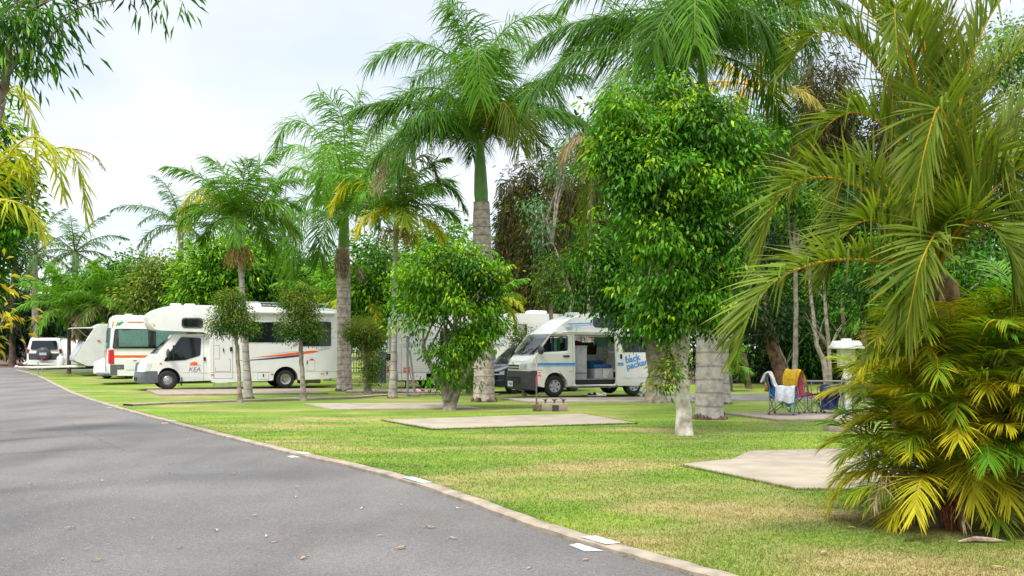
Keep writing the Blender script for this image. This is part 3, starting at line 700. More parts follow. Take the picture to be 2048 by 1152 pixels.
# ------------------------------------------------------------------ vehicles (local frame: x forward from the front axle, y to the vehicle's left, z up)
def windscreen(name, a, b, t, e, D, m, parent, step=.2):
    a = Vector(a); b = Vector(b); d = (b - a).normalized(); n = Vector((d.y, -d.x)) if d.x < 0 else Vector((-d.y, d.x))
    n = n if n.x >= 0 else -n
    q = [tuple(a - n * .02), tuple(b - n * .02), tuple(b + n * e), tuple(a + n * e)]
    return shell(name, q, -t, t, D, m, parent, step=step)
def cloth_curtain(name, x0, x1, z0, z1, y, m, parent, waves=14, amp=.018, D_=None):
    mb = MB(); n = waves * 6; vs = []
    for i in range(n + 1):
        u = i / n; x = x0 + (x1 - x0) * u
        for k in range(5):
            v = k / 4; vs.append((x + .05 * (1 - v) * math.sin(u * 9), y + amp * math.sin(u * waves * 6.28 + .6 * math.sin(v * 3 + u * 7)), z0 + (z1 - z0) * v))
    if D_: vs = [D_(*v) for v in vs]
    return mb.add(vs, [(i * 5 + k, i * 5 + k + 1, (i + 1) * 5 + k + 1, (i + 1) * 5 + k) for i in range(n) for k in range(4)]).build(name, m, parent, smooth=80, fix=False)
def swoosh(pts, z=1): return [tuple(p) for p in pts]
# --- campervan with the open sliding door -------------------------------------------------
RZ = R(180 + 25)
hiace = empty('campervan', (0, 0, 0), 0, 'white high-top campervan with open sliding door and blue lettering', 'campervan')
HW = .86
def DH(x, t, z):
    w = 1.0
    if z > 1.15: w -= .075 * ((z - 1.15) / .85) ** 1.3
    if z > 2.0: w -= .13 * ((z - 2.0) / .65) ** 1.5
    if z < .6: w -= .03 * ((.6 - z) / .3)
    k = max(0, (x - .2) / .8); w *= 1 - .07 * k * k
    w += .0
    xx = x - .20 * abs(t) ** 3 * k
    if z > 2.0 and x < -3: w *= 1 - .10 * min(1, (-3 - x) / 1) ** 2
    if z > 2.03 and x > -.9: w *= 1 - .20 * min(1, (x + .9) / .9) ** 2
    return (xx, t * HW * w, z)
body = [(1.00, .40)] + [(1.02, .74), (1.0, .95), (.95, 1.12), (.80, 1.27), (.46, 1.62), (.12, 1.95), (-.02, 2.03), (-.32, 2.25), (-.64, 2.43), (-1.0, 2.55), (-1.5, 2.62), (-2.6, 2.63), (-3.4, 2.58), (-3.75, 2.45), (-3.90, 2.15), (-3.97, 1.9), (-4.06, 1.2), (-4.08, .6), (-4.0, .34)] \
     + arch(-2.85, .34, .42, .30)[::-1] + arch(0, .34, .42, .30)[::-1]
drvw = roundpoly([(.74, 1.37), (.50, 1.60), (.22, 1.885), (-.46, 1.885), (-.44, 1.43)], .05)
rearw = roundpoly([(-2.30, 1.86), (-2.50, 1.40), (-3.45, 1.40), (-3.45, 1.86)], .09)
door = roundpoly([(-.70, .36), (-.70, 1.88), (-2.14, 1.88), (-2.17, .36)], .08)
def wsgone(x, t, z): return .17 < x < .76 and 1.25 < z < 1.95 and abs(t) < .87
o = shell('body', body, -1, 1, DH, IVORY, hiace, bevel=.045, holes0=(drvw, rearw), holes1=(drvw, rearw, door), gone=wsgone, thick=.03,
          cuts=[((.17, 0, 0), (1, 0, 0)), ((.76, 0, 0), (1, 0, 0)), ((0, .87, 0), (0, 1, 0)), ((0, -.87, 0), (0, 1, 0))])
FRAMEB = mat('black_window_seal', (.012, .012, .013), .4)
windscreen('windscreen', (.79, 1.285), (.13, 1.945), .9, .008, DH, GLASS, hiace)
w_ = shell('driver_window', drvw, .975, .985, DH, GLASS, hiace, smooth=30)
def ring(poly, w):
    out = []; n = len(poly); c = Vector((sum(p[0] for p in poly) / n, sum(p[1] for p in poly) / n))
    inn = []
    for p in poly: v = Vector(p) - c; inn.append(tuple(c + v * (1 - w / v.length)))
    return [[poly[i], poly[(i + 1) % n], inn[(i + 1) % n], inn[i]] for i in range(n)]
shell('window_seal', ring(drvw, .035), .982, 1.006, DH, FRAMEB, w_)
shell('passenger_window', drvw, -.985, -.975, DH, GLASS, hiace)

shell('rear_side_window', rearw, -.985, -.975, DH, TGLASS, hiace)
topw = roundpoly([(-1.42, 2.44), (-1.40, 2.20), (-1.50, 2.16), (-3.0, 2.16), (-3.0, 2.46), (-1.55, 2.47)], .05)
shell('roof_window', topw, .97, 1.012, DH, DGLASS, hiace)
DH2 = lambda x, t, z: DH(x, t * 1.055, z)
sd_ = shell('sliding_door', roundpoly([(-2.17, .31), (-2.17, 1.93), (-3.62, 1.93), (-3.62, .31)], .10), .97, 1.0, DH2, IVORY, hiace, bevel=.012)
sdw = roundpoly([(-2.24, 1.88), (-2.44, 1.38), (-3.52, 1.38), (-3.52, 1.88)], .08)
shell('door_window', sdw, .99, 1.005, DH2, DGLASS, sd_); shell('window_seal', ring(sdw, .04), .99, 1.010, DH2, FRAMEB, sd_)
shell('window_slider', [(-3.0, 1.40), (-3.0, 1.86), (-3.03, 1.86), (-3.03, 1.40)], .99, 1.009, DH2, SEAM, sd_)
cloth_curtain('curtain', -2.5, -3.7, 1.36, 1.9, HW * .86, clothmat('grey_curtain', (.30, .31, .33)), hiace)
# interior
GREYIN = mat('interior_grey', (.42, .43, .46), .6); DKIN = mat('interior_dark', (.03, .03, .035), .9)
MB().box((-2.0, 0, .52), (3.5, 1.5, .03)).build('floor', mat('step_plate', (.45, .44, .42), .5, noise=(9, .3)), hiace)
cb = MB().box((-1.0, .42, 1.045), (.50, .40, 1.03)).build('cabinet', GREYIN, hiace, bevel=.01)
MB().box((-1.0, .42, 1.575), (.53, .43, .03)).build('cabinet_top', GREYIN, cb)
MB().box((-1.0, .625, .72), (.49, .008, .02)).build('drawer_gap', SEAM, cb)
MB().box((-1.9, .25, .70), (.62, .55, .32)).build('bench', GREYIN, hiace, bevel=.01)
MB().box((-2.05, .56, .70), (.36, .05, .30)).box((-2.04, .59, .76), (.06, .012, .09), mi=1).build('bench_door', [mat('interior_pale', (.62, .61, .58), .6), WHITE], hiace)
MB().box((-1.9, .20, .93), (.66, .62, .12)).box((-1.85, .05, 1.05), (.5, .3, .12)).build('cushion', clothmat('blue_cushion', (.03, .13, .30), (.02, .06, .16)), hiace, bevel=.03)
MB().box((-1.5, -.45, 1.5), (1.5, .25, .4)).box((-1.45, -.55, .85), (.9, .4, .5)).build('kitchen_unit', DKIN, hiace, bevel=.01)
MB().box((-1.75, .35, 1.86), (.42, .35, .035)).build('shelf', mat('ply_shelf', (.5, .36, .18), .6), hiace)
MB().ball((-.98, .40, 1.66), (.18, .13, .09)).build('bag', clothmat('maroon_bag', (.09, .015, .02)), hiace)
shell('door_sill', [(-.72, .26), (-.72, .30), (-2.16, .30), (-2.16, .26)], .5, .985, DH, ALLOY, hiace)
shell('step', [(-.72, .305), (-.72, .325), (-2.16, .325), (-2.16, .305)], .5, .93, DH, BLACK, hiace)
shell('door_track', [(-.70, 1.90), (-.70, 1.93), (-3.6, 1.93), (-3.6, 1.90)], .99, 1.012, DH, SEAM, hiace)
for yy in (.42, -.42): MB().box((-.15, yy, 1.0), (.5, .5, .2)).box((-.38, yy, 1.35), (.14, .48, .65)).box((-.40, yy, 1.76), (.10, .26, .18)).build('cab_seat', DKIN, hiace, bevel=.04)
t_ = MB()
for k in range(6):
    t_.box((-.05 - .10 * k, .58, 1.60), (.095, .02, .46), mi=k % 4)
t_.build('hanging_clothes', [clothmat('blue_stripe_cloth', (.10, .20, .50)), clothmat('white_stripe_cloth', (.75, .75, .72)), clothmat('green_stripe_cloth', (.05, .45, .18)), clothmat('pale_stripe_cloth', (.55, .75, .78))], hiace, bevel=.005)
t_ = MB(); t_.tube([(.1, .18 + .4, 1.15), (-.02, .58, 1.28), (-.05, .42, 1.34)], .012)
t_.lathe([(.175, -.012), (.19, 0), (.175, .012)], (.16, .42, 1.30), 'x', 24); t_.build('steering_wheel', PLAST, hiace)
# outside trim
shell('bumper', [(.72, .19), (1.04, .24), (1.07, .42), (1.07, .60), (1.05, .80), (.95, .82), (.76, .82), (.72, .36)], -1.012, 1.012, DH, PLAST, hiace, bevel=.03)
shell('lower_intake', [(1.02, .42), (1.075, .42), (1.075, .62), (1.02, .62)], -.62, .62, DH, BLACK, hiace)
shells('intake_slat', [[(1.02, z), (1.082, z), (1.082, z + .018), (1.02, z + .018)] for z in (.45, .50, .55)], -.60, .60, DH, PLAST, hiace)
shell('sill_trim', lines([[(-.46, .30), (-2.40, .30)]], .05), .96, 1.0, DH, PLAST, hiace)
for s in (1, -1):
    a, b = (.56, 1.0) if s > 0 else (-1.0, -.56)
    h_ = shell('headlight', roundpoly([(.80, .83), (.80, 1.07), (1.0, 1.06), (1.03, .84)], .03), a * 1.004, b * 1.004, DH, LAMPW, hiace, bevel=.012)
    shell('lamp_bulb', [(.98, .90), (1.045, .90), (1.03, 1.0), (.97, 1.0)], a + .1 * s if s > 0 else a + .12, b - .15 if s > 0 else b - .1, DH, ALLOY, h_)
gr = shell('grille', [(.95, .84), (1.035, .84), (1.03, 1.02), (.95, 1.06)], -.54, .54, DH, IVORY, hiace, bevel=.01)
shells('grille_slot', [[(1.0, .865), (1.042, .865), (1.038, .905), (1.0, .905)], [(1.0, .935), (1.038, .935), (1.033, .985), (1.0, .985)]], -.48, .48, DH, BLACK, gr)
mb = MB()
for ax, rx, rz in (('o', .07, .047), ('i', .025, .047)): mb.tube([(1.035 + .003 * math.sin(a), rx * math.cos(a), 1.03 + rz * math.sin(a)) for a in [k * math.pi / 8 for k in range(17)]], .006, 5)
mb.build('badge', CHROME, hiace)
pl = MB().box((1.085, -.10, .40), (.012, .36, .17)).build('number_plate', WHITE, hiace)
MB().box((1.093, -.10, .42), (.004, .30, .02)).box((1.093, -.04, .38), (.004, .12, .05)).build('plate_characters', BLUE, pl)
shells('stripe', [[(.72, .985), (.72, 1.05), (-.69, 1.05), (-.69, .985)], [(.72, .945), (.72, .968), (-.69, .968), (-.69, .945)], ], .99, 1.0035, DH, BLUE, hiace)
shells('stripe', [[(-2.20, .985), (-2.20, 1.05), (-2.42, 1.05), (-2.42, .985)], [(-2.20, .945), (-2.20, .968), (-2.42, .968), (-2.42, .945)]], .99, 1.0035, DH2, BLUE, sd_)
shells('roof_stripe', [[(-.50, 2.25), (-.52, 2.275), (-1.6, 2.33), (-1.6, 2.30)], [(-.56, 2.20), (-.57, 2.215), (-1.55, 2.265), (-1.55, 2.245)]], .99, 1.006, DH, BLUE, hiace)
shells('roof_mark', [[(-.62, 2.10), (-.66, 2.22), (-.72, 2.22), (-.68, 2.10)], [(-.74, 2.06), (-.80, 2.22), (-.86, 2.22), (-.80, 2.06)], [(-.70, 2.16), (-.70, 2.18), (-.95, 2.19), (-.95, 2.16)]], .99, 1.006, DH, PALEBLUE, hiace)
shell('door_seam', lines([[(.70, .84), (.80, 1.25), (.78, 1.30)], [(-.62, .34), (-.62, 1.94)], [(.70, .84), (.52, .82)], [(-.12, .82), (-.40, .50), (-.44, .34)], [(-3.70, .5), (-3.70, 1.3)], [(.78, 1.36), (.52, 1.63), (.22, 1.93), (-.60, 1.93)]], .010), .99, 1.002, DH, SEAM, hiace)
shell('gutter', lines([[(-.30, 2.015), (-3.9, 2.015)]], .03), .97, 1.03, DH, IVORY, hiace)
shell('door_handle', [roundpoly([(-.28, 1.235), (-.28, 1.285), (-.50, 1.285), (-.50, 1.235)], .02)], .99, 1.03, DH, BLACK, hiace)
shell('door_handle', [roundpoly([(-2.30, 1.17), (-2.30, 1.32), (-2.36, 1.32), (-2.36, 1.17)], .02)], .99, 1.03, DH2, BLACK, sd_)
shell('indicator', [roundpoly([(-.45, 2.10), (-.45, 2.17), (-.62, 2.17), (-.62, 2.10)], .02)], .98, 1.03, DH, SILVER, hiace)
shell('fuel_flap', lines([[(-.50, .74), (-.50, .79), (-.62, .79)]], .01), .99, 1.002, DH, SEAM, hiace)
shells('vent', [[(-2.46, .56), (-2.46, .70), (-2.76, .70), (-2.76, .56)], [(-2.98, .56), (-2.98, .70), (-3.24, .70), (-3.24, .56)]], .99, 1.006, DH2, WHITE, sd_)
shell('emblem', [[(-3.30, .72), (-3.42, .735), (-3.50, .70), (-3.52, .62), (-3.60, .58), (-3.50, .56), (-3.46, .64), (-3.40, .69)]], .99, 1.006, DH2, BLACK, sd_)
for s in (1, -1):
    mm = MB().ball((.57, s * 1.02, 1.44), (.09, .13, .13), 14, 10).tube([(.52, s * .80, 1.40), (.55, s * .96, 1.42)], .025).build('mirror', PLAST, hiace)
for q in ([(.80, .1, 1.30), (.60, .45, 1.50)], [(.80, -.5, 1.30), (.60, -.15, 1.50)]): MB().tube(q, .010, 5).build('wiper', BLACK, hiace)
MB().box((-1.05, 0, 2.60), (.35, .4, .10)).build('roof_hatch', WHITE, hiace, bevel=.03)
text('back\npacker', .285, BLUE, sd_, (-2.50, HW * 1.055 + .008, 1.03), (R(90), R(0) - R(12), R(180)), bold=.006, sx=1.05)
for (x, s) in ((0, 1), (0, -1), (-2.85, 1), (-2.85, -1)): wheel(hiace, x, s * .74, .335, .21, 'spoke', s)
for x in (0, -2.85): MB().tube([(x, -.8, .34), (x, .8, .34)], .05).box((x, 0, .40), (.3, 1.0, .12)).build('axle', PLAST, hiace)
MB().box((0, 0, .50), (.78, 1.2, .48)).box((-2.85, 0, .50), (.78, 1.2, .48)).box((-1.42, 0, .42), (1.9, 1.5, .20)).box((-1.4, 0, .30), (2.2, .5, .10)).build('underbody', BLACK, hiace)
p = G(1107, 797); place(hiace, (0, .74), (p.x, p.y, .05), RZ)
# --- white motorhome with the orange sun emblem -----------------------------------------
RZ2 = R(180 + 24)
kea = empty('motorhome', (0, 0, 0), 0, 'long white motorhome with over-cab bed, orange and navy swoosh and KEA lettering', 'motorhome')
def DT(x, t, z):
    w = 1.0
    if z > 1.1: w -= .10 * ((z - 1.1) / .9) ** 1.2
    if z < .5: w -= .03 * ((.5 - z) / .3)
    k = max(0, (x - .1) / .9); w *= 1 - .08 * k * k
    return (x - .24 * abs(t) ** 3 * k, t * .97 * w, z)
cab = [(1.0, .24), (1.05, .45), (1.05, .66), (1.02, .90), (.94, .98), (.62, 1.22), (.46, 1.30), (-.10, 1.86), (-.22, 2.02), (-1.6, 2.05), (-1.6, .32)] + arch(0, .36, .45, .30)[::-1]
shell('cab', cab, -1, 1, DT, WHITE, kea, bevel=.05)
def DB(x, t, z):
    w = 1.0 - (.015 * (z / 3))
    if z > 2.85: w -= .06 * (z - 2.85) / .25
    if x > -1.0: w *= 1 - .10 * ((x + 1.0) / 1.75) ** 2
    k = max(0, (x - .1) / .65)
    return (x - .16 * abs(t) ** 3 * k, t * 1.10 * w, z)
box = [(.76, 2.66), (.70, 2.78), (.50, 2.90), (.22, 3.00), (-.25, 3.07), (-1.2, 3.10), (-5.9, 3.06), (-6.22, 3.02), (-6.30, 2.90), (-6.32, .60), (-6.28, .42), (-5.9, .34)] + arch(-4.24, .36, .47, .26) + [(-1.75, .24), (-1.50, .26), (-1.46, .60), (-1.45, 1.95), (-1.30, 2.10), (-.20, 2.14), (.35, 2.16), (.62, 2.22), (.72, 2.40)]
box = roundpoly(box[:12] + arch(-4.24, .36, .47, .30)[::-1] + box[12 + 13:], .10, 2)
shell('living_box', box, -1, 1, DB, WHITE, kea, bevel=.06, step=.3)
shell('skirt_line', lines([[(-1.50, .62), (-3.75, .62)], [(-4.72, .62), (-6.25, .62)], [(-2.45, .30), (-2.45, .62)], [(-5.70, .40), (-5.70, .62)], [(-5.05, .64), (-5.05, 1.05), (-5.35, 1.05), (-5.35, .66), (-5.05, .66)], [(-3.2, .34), (-3.2, .60), (-3.6, .60), (-3.6, .34), (-3.2, .34)]], .010), .99, 1.001, DB, SEAM, kea)
dr_ = shell('entry_door', lines([[(-1.60, .40), (-1.60, 2.02), (-2.28, 2.02), (-2.28, .40), (-1.60, .40)], [(-1.66, .80), (-1.66, .66), (-2.20, .66), (-2.20, 1.10), (-2.14, 1.12)], [(-1.64, 1.12), (-1.80, 1.12), (-1.80, 1.62), (-1.64, 1.62)]], .012), .99, 1.002, DB, SEAM, kea)
shells('handle', [roundpoly([(-2.18, 1.40), (-2.18, 1.56), (-2.26, 1.56), (-2.26, 1.40)], .02), roundpoly([(-1.93, 1.38), (-1.93, 1.52), (-1.96, 1.52), (-1.96, 1.38)], .01)], .99, 1.03, DB, BLACK, dr_)
shell('side_window', roundpoly([(-2.75, 1.74), (-2.75, 2.50), (-4.22, 2.50), (-4.22, 1.74)], .06), .99, 1.014, DB, DGLASS, kea)
shell('side_window', roundpoly([(-4.75, 1.60), (-4.75, 2.54), (-5.98, 2.54), (-5.98, 1.60)], .06), .99, 1.014, DB, DGLASS, kea)
shell('bed_window', rrect(-1.18, 2.29, -.51, 2.59, .10), .99, 1.018, DB, DGLASS, kea)
shell('bed_window_frame', ring(rrect(-1.22, 2.25, -.47, 2.63, .12), .035), .99, 1.010, DB, FRAMEB, kea)
shell('orange_swoosh', [[(-2.95, 1.165), (-3.6, 1.235), (-4.9, 1.395), (-5.3, 1.43), (-5.52, 1.40), (-5.35, 1.35), (-4.9, 1.29), (-4.2, 1.22), (-3.6, 1.185)]], .99, 1.003, DB, ORANGE, kea)
shell('navy_swoosh', [[(-2.4, 1.05), (-3.2, 1.11), (-4.0, 1.19), (-4.92, 1.28), (-4.85, 1.21), (-4.2, 1.14), (-3.5, 1.085), (-2.9, 1.055)]], .99, 1.003, DB, NAVY, kea)
shells('silver_swoosh', [[(-3.5, 1.30), (-4.6, 1.405), (-4.9, 1.41), (-4.0, 1.33)], [(-5.45, 1.46), (-5.75, 1.53), (-6.0, 1.50), (-5.8, 1.47), (-5.5, 1.43)]], .99, 1.003, DB, SILVER, kea)
shells('marker_lamp', [rrect(x - .05, .52, x + .05, .56, .01) for x in (-1.55, -3.73, -5.62)], .99, 1.012, DB, AMBER, kea)
shells('locker_catch', [rrect(x - .02, z, x + .02, z + .11, .01) for x, z in ((-3.40, .44), (-5.82, .50), (-5.05, .92))], .99, 1.012, DB, BLACK, kea)
shells('warning_label', [rrect(-5.30, 1.06, -5.16, 1.11, .005), rrect(-5.88, 2.60, -5.78, 2.62, .005)], .99, 1.003, DB, REDL, kea)
MB().tube([(-2.4, 1.12, 2.86), (-6.1, 1.12, 2.86)], .075, 12).build('awning', WHITE, kea)
mb = MB()
for s in (1, -1): mb.tube([(-2.6, s * .95, 3.24), (-5.9, s * .95, 3.22)], .018, 6)
for x in (-2.7, -4.3, -5.8):
    for s in (1, -1): mb.tube([(x, s * .95, 3.05), (x, s * .95, 3.23)], .018, 6)
mb.build('roof_rail', STEEL, kea)
MB().box((-2.9, .1, 3.18), (1.15, .8, .22), taper=(.85, .85)).build('air_conditioner', mat('pale_shell', (.72, .76, .82), .4), kea, bevel=.06)
for x in (-.35, -.85): MB().box((x, .1, 3.13), (.38, .42, .09)).build('roof_hatch', WHITE, kea, bevel=.03)
cwin = roundpoly([(.16, 1.04), (-.20, 1.56), (-.46, 1.93), (-1.18, 1.90), (-1.14, 1.25), (-.60, 1.08)], .07)
shell('cab_window', cwin, .98, 1.012, DT, DGLASS, kea); shell('cab_window', cwin, -1.012, -.98, DT, DGLASS, kea)
shell('quarter_frame', lines([[(-.20, 1.12), (-.20, 1.60)], [(-.02, 1.10), (-.40, 1.70)]], .05), .99, 1.018, DT, FRAMEB, kea)
windscreen('windscreen', (.47, 1.315), (-.17, 1.945), .90, .012, DT, DGLASS, kea)
for q in ([(.50, .1, 1.32), (.30, .5, 1.50)], [(.50, -.5, 1.32), (.32, -.1, 1.50)]): MB().tube(q, .012, 5).build('wiper', BLACK, kea)
for s in (1, -1): MB().ball((.0, s * 1.12, 1.33), (.07, .12, .17), 12, 8).tube([(-.03, s * .9, 1.2), (-.02, s * 1.06, 1.25)], .03).build('mirror', PLAST, kea)
shell('bumper', [(.40, .27), (.95, .22), (1.08, .28), (1.10, .48), (1.07, .66), (.90, .69), (.46, .69), (.42, .52)], -1.012, 1.012, DT, GREYPL, kea, bevel=.03)
shell('lower_intake', [(1.05, .34), (1.105, .34), (1.105, .46), (1.05, .46)], -.6, .6, DT, BLACK, kea)
g2 = shell('grille', [(.92, .70), (1.065, .70), (1.02, .98), (.88, 1.0)], -.50, .50, DT, GREYPL, kea, bevel=.012)
shells('grille_bar', [[(1.0, z), (1.075 - (z - .7) * .15, z), (1.072 - (z - .7) * .15, z + .025), (1.0, z + .025)] for z in (.75, .83, .91)], -.46, .46, DT, CHROME, g2)
for s in (1, -1):
    a, b = (.52, 1.0) if s > 0 else (-1.0, -.52)
    shell('headlight', roundpoly([(.80, .72), (.66, .98), (.90, 1.0), (1.05, .72)], .04), a * 1.005, b * 1.005, DT, LAMPW, kea, bevel=.012)
MB().box((1.115, .0, .40), (.012, .37, .13)).build('number_plate', WHITE, kea)
shell('side_repeater', rrect(.25, .93, .34, .98, .015), .99, 1.01, DT, REDL, kea)
shell('door_seam', lines([[(-.50, .40), (-.54, .62), (-1.5, .60)], [(-1.26, .32), (-1.26, 1.95)], [(-.44, 1.96), (-1.26, 1.95)]], .010), .99, 1.001, DT, SEAM, kea)
shell('door_handle', roundpoly([(-1.25, 1.05), (-1.25, 1.19), (-1.33, 1.19), (-1.33, 1.05)], .02), .99, 1.03, DT, BLACK, kea)
sunp = []
for k in range(24):
    a = 2 * math.pi * k / 24; rr_ = .115 if k % 2 == 0 else .075; sunp.append((-.93 - rr_ * 1.25 * math.cos(a) * (1.35 if a > 2.6 and a < 3.7 else 1), .93 + rr_ * math.sin(a) * (1 if math.sin(a) > -.1 else .4)))
shell('sun_emblem', [sunp[::-1], [(-.78, .885), (-1.13, .885), (-1.16, .90), (-.76, .87)]], .99, 1.004, DT, ORANGE, kea)
shell('sun_emblem', [[(.60, 2.30), (.66, 2.42), (.58, 2.36), (.54, 2.32)]], .99, 1.01, DB, ORANGE, kea)
text('KEA', .235, mat('grey_lettering', (.10, .12, .15), .5), kea, (-.72, .972, .66), (R(90), 0, R(180)), shear=.2, sx=1.0)
for s in (1, -1):
    wheel(kea, 0, s * .88, .345, .22, 'cap', s); wheel(kea, -4.24, s * .93, .345, .26, 'deep', s)
    MB().box((-.48, s * .88, .30), (.03, .24, .30)).build('mud_flap', BLACK, kea)
for x in (0, -4.24): MB().tube([(x, -.85, .35), (x, .85, .35)], .06).build('axle', PLAST, kea)
MB().box((0, 0, .52), (.84, 1.4, .5)).box((-4.24, 0, .52), (.88, 1.4, .5)).box((-2.1, 0, .36), (3.2, 1.6, .14)).build('underbody', BLACK, kea)
MB().box((-1.92, 1.08, .15), (.66, .22, .035)).tube([(-1.64, .95, .15), (-1.64, .95, .32)], .02).tube([(-2.2, .95, .15), (-2.2, .95, .32)], .02).build('entry_step', ALLOY, kea, smooth=30)
MB().box((-5.25, .5, .27), (.8, .5, .22)).tube([(-4.9, .8, .3), (-5.1, .9, .12)], .02).build('tow_frame', CONCD, kea, smooth=30)
p = G(335, 781.7); place(kea, (0, .88), (p.x, p.y, .05), RZ2)
# --- white and orange panel-van camper, its rear end to the left --------------------------
RZ3 = R(27)
crf = empty('campervan', (0, 0, 0), 0, 'white camper with orange stripes, mint curtains and tall red tail light behind the motorhome', 'campervan')
def DC(x, t, z):
    w = 1.0
    if z > 1.2: w -= .11 * ((z - 1.2) / 1.7) ** 1.3
    if z > 2.6: w -= .06 * (z - 2.6) / .3
    k = max(0, (.4 - x) / .4)
    return (x + .05 * abs(t) ** 3 * k + max(0, z - 1.2) * .07 * k, t * .99 * w, z)
cb_ = [(0.02, .46), (0, .9), (.02, 1.3), (.03, 2.55), (.10, 2.78), (.30, 2.88), (5.0, 2.88), (5.4, 2.7), (6.2, 1.75), (6.9, 1.4), (7.1, .9), (7.1, .35)] + [(5.9 - .45 * math.cos(a) * -1, .35 + .45 * math.sin(a)) for a in [math.pi * k / 10 for k in range(11)]] + [(2.55 + .45 * math.cos(a), .35 + .45 * math.sin(a)) for a in [math.pi * k / 10 for k in range(11)]] + [(.1, .38)]
b_ = shell('body', cb_, -1, 1, DC, IVORY, crf, bevel=.05, step=.3)
rec = [[(.30, 1.54), (.30, 2.26), (1.62, 2.26), (1.62, 1.54)], [(1.80, 1.54), (1.80, 2.26), (3.2, 2.26), (3.2, 1.54)]]
band = roundpoly([(.12, 1.50), (.20, 2.31), (4.6, 2.31), (4.6, 1.50)], .08)
shell('window_band', band, -1.004, -.99, DC, DGLASS, crf, smooth=0)
mint = clothmat('mint_curtain', (.50, .80, .72), (.42, .70, .63))
for x0, x1 in ((.42, 1.56), (1.88, 3.1)): cloth_curtain('curtain', x0, x1, 1.58, 2.27, -1.018, mint, crf, 11, .010, DC)
shell('window', band, -1.036, -1.032, DC, GLASS, crf); shell('window_frame', [ring(band, .05)[i] for i in range(len(band))] + [[(1.64, 1.5), (1.64, 2.3), (1.80, 2.3), (1.80, 1.5)], [(3.15, 1.5), (3.15, 2.3), (3.3, 2.3), (3.3, 1.5)]], -1.042, -.996, DC, DGLASS, crf)
shell('orange_stripe', [[(.10, 1.12), (.10, 1.22), (4.6, 1.22), (4.6, 1.12)]], -1.004, -.99, DC, ORANGE, crf)
shell('orange_stripe', [[(.75, 2.585), (.75, 2.615), (4.6, 2.615), (4.6, 2.585)]], -1.006, -.99, DC, ORANGE, crf)
shells('lizard_emblem', [[(.22, 2.47), (.36, 2.51), (.44, 2.58), (.56, 2.62), (.62, 2.57), (.52, 2.52), (.46, 2.44), (.38, 2.47)], [(.36, 2.53), (.30, 2.58), (.33, 2.60), (.42, 2.56)], [(.52, 2.60), (.52, 2.70), (.56, 2.66)], [(.28, 2.42), (.22, 2.40), (.40, 2.48)]], -1.007, -.99, DC, GREENV, crf)
shell('lizard_emblem', lines([[(.60, 2.58), (.68, 2.68), (.85, 2.72), (1.0, 2.71)]], .012), -1.007, -.99, DC, SILVER, crf)
shell('tail_light', roundpoly([(.0, .86), (-.01, 1.45), (.20, 1.45), (.22, .86)], .03), -1.012, -.80, DC, REDL, crf, bevel=.012); shell('tail_light', roundpoly([(.0, .86), (-.01, 1.45), (.20, 1.45), (.22, .86)], .03), .80, 1.012, DC, REDL, crf, bevel=.012)
shell('side_trim', [(.04, .40), (.04, .84), (.62, .84), (.62, .64), (.35, .64), (.35, .40)], -1.012, -.95, DC, GREYPL, crf, bevel=.01)
shell('side_trim', [(1.30, .55), (1.30, .84), (2.05, .84), (2.05, .55)], -1.010, -.95, DC, GREYPL, crf)
shell('service_hatch', rrect(.68, .62, 1.24, 1.06, .03), -1.014, -.99, DC, WHITE, crf, bevel=.005); shell('hatch_handle', rrect(.98, .98, 1.10, 1.01, .01), -1.02, -1.0, DC, PLAST, crf)
shell('side_marker', rrect(.36, .69, .46, .73, .01), -1.018, -.99, DC, AMBER, crf)
MB().box((-.12, 0, .42), (.34, 1.95, .13)).build('rear_step', GREYPL, crf, bevel=.04)
shell('rear_window', [(-.006, 1.52), (-.006, 2.35), (.05, 2.35), (.05, 1.52)], -.90, -.08, DC, mat('teal_glass', (.10, .19, .18), .08), crf); shell('rear_window', [(-.006, 1.52), (-.006, 2.35), (.05, 2.35), (.05, 1.52)], .08, .90, DC, DGLASS, crf)
shell('rear_door_seam', [[(-.008, .55), (-.008, 2.6), (.03, 2.6), (.03, .55)]], -.008, .008, DC, SEAM, crf)
shell('corner_decal', [[(.03, 2.35), (.03, 2.62), (.16, 2.62), (.10, 2.4)]], -1.008, -.98, DC, mat('faded_orange', (.75, .38, .22), .5), crf)
MB().box((.9, .1, 2.90), (.28, .4, .12)).build('roof_vent', WHITE, crf, bevel=.03)
for s in (1, -1): wheel(crf, 2.55, s * .86, .35, .24, 'steel', s); wheel(crf, 5.9, s * .86, .35, .24, 'steel', s)
MB().box((3.2, 0, .40), (5.6, 1.5, .14)).build('underbody', BLACK, crf)
P_ = at(221, 700, 41); place(crf, (0.1, -.99), (P_.x, 41, T(41) + .0), RZ3)
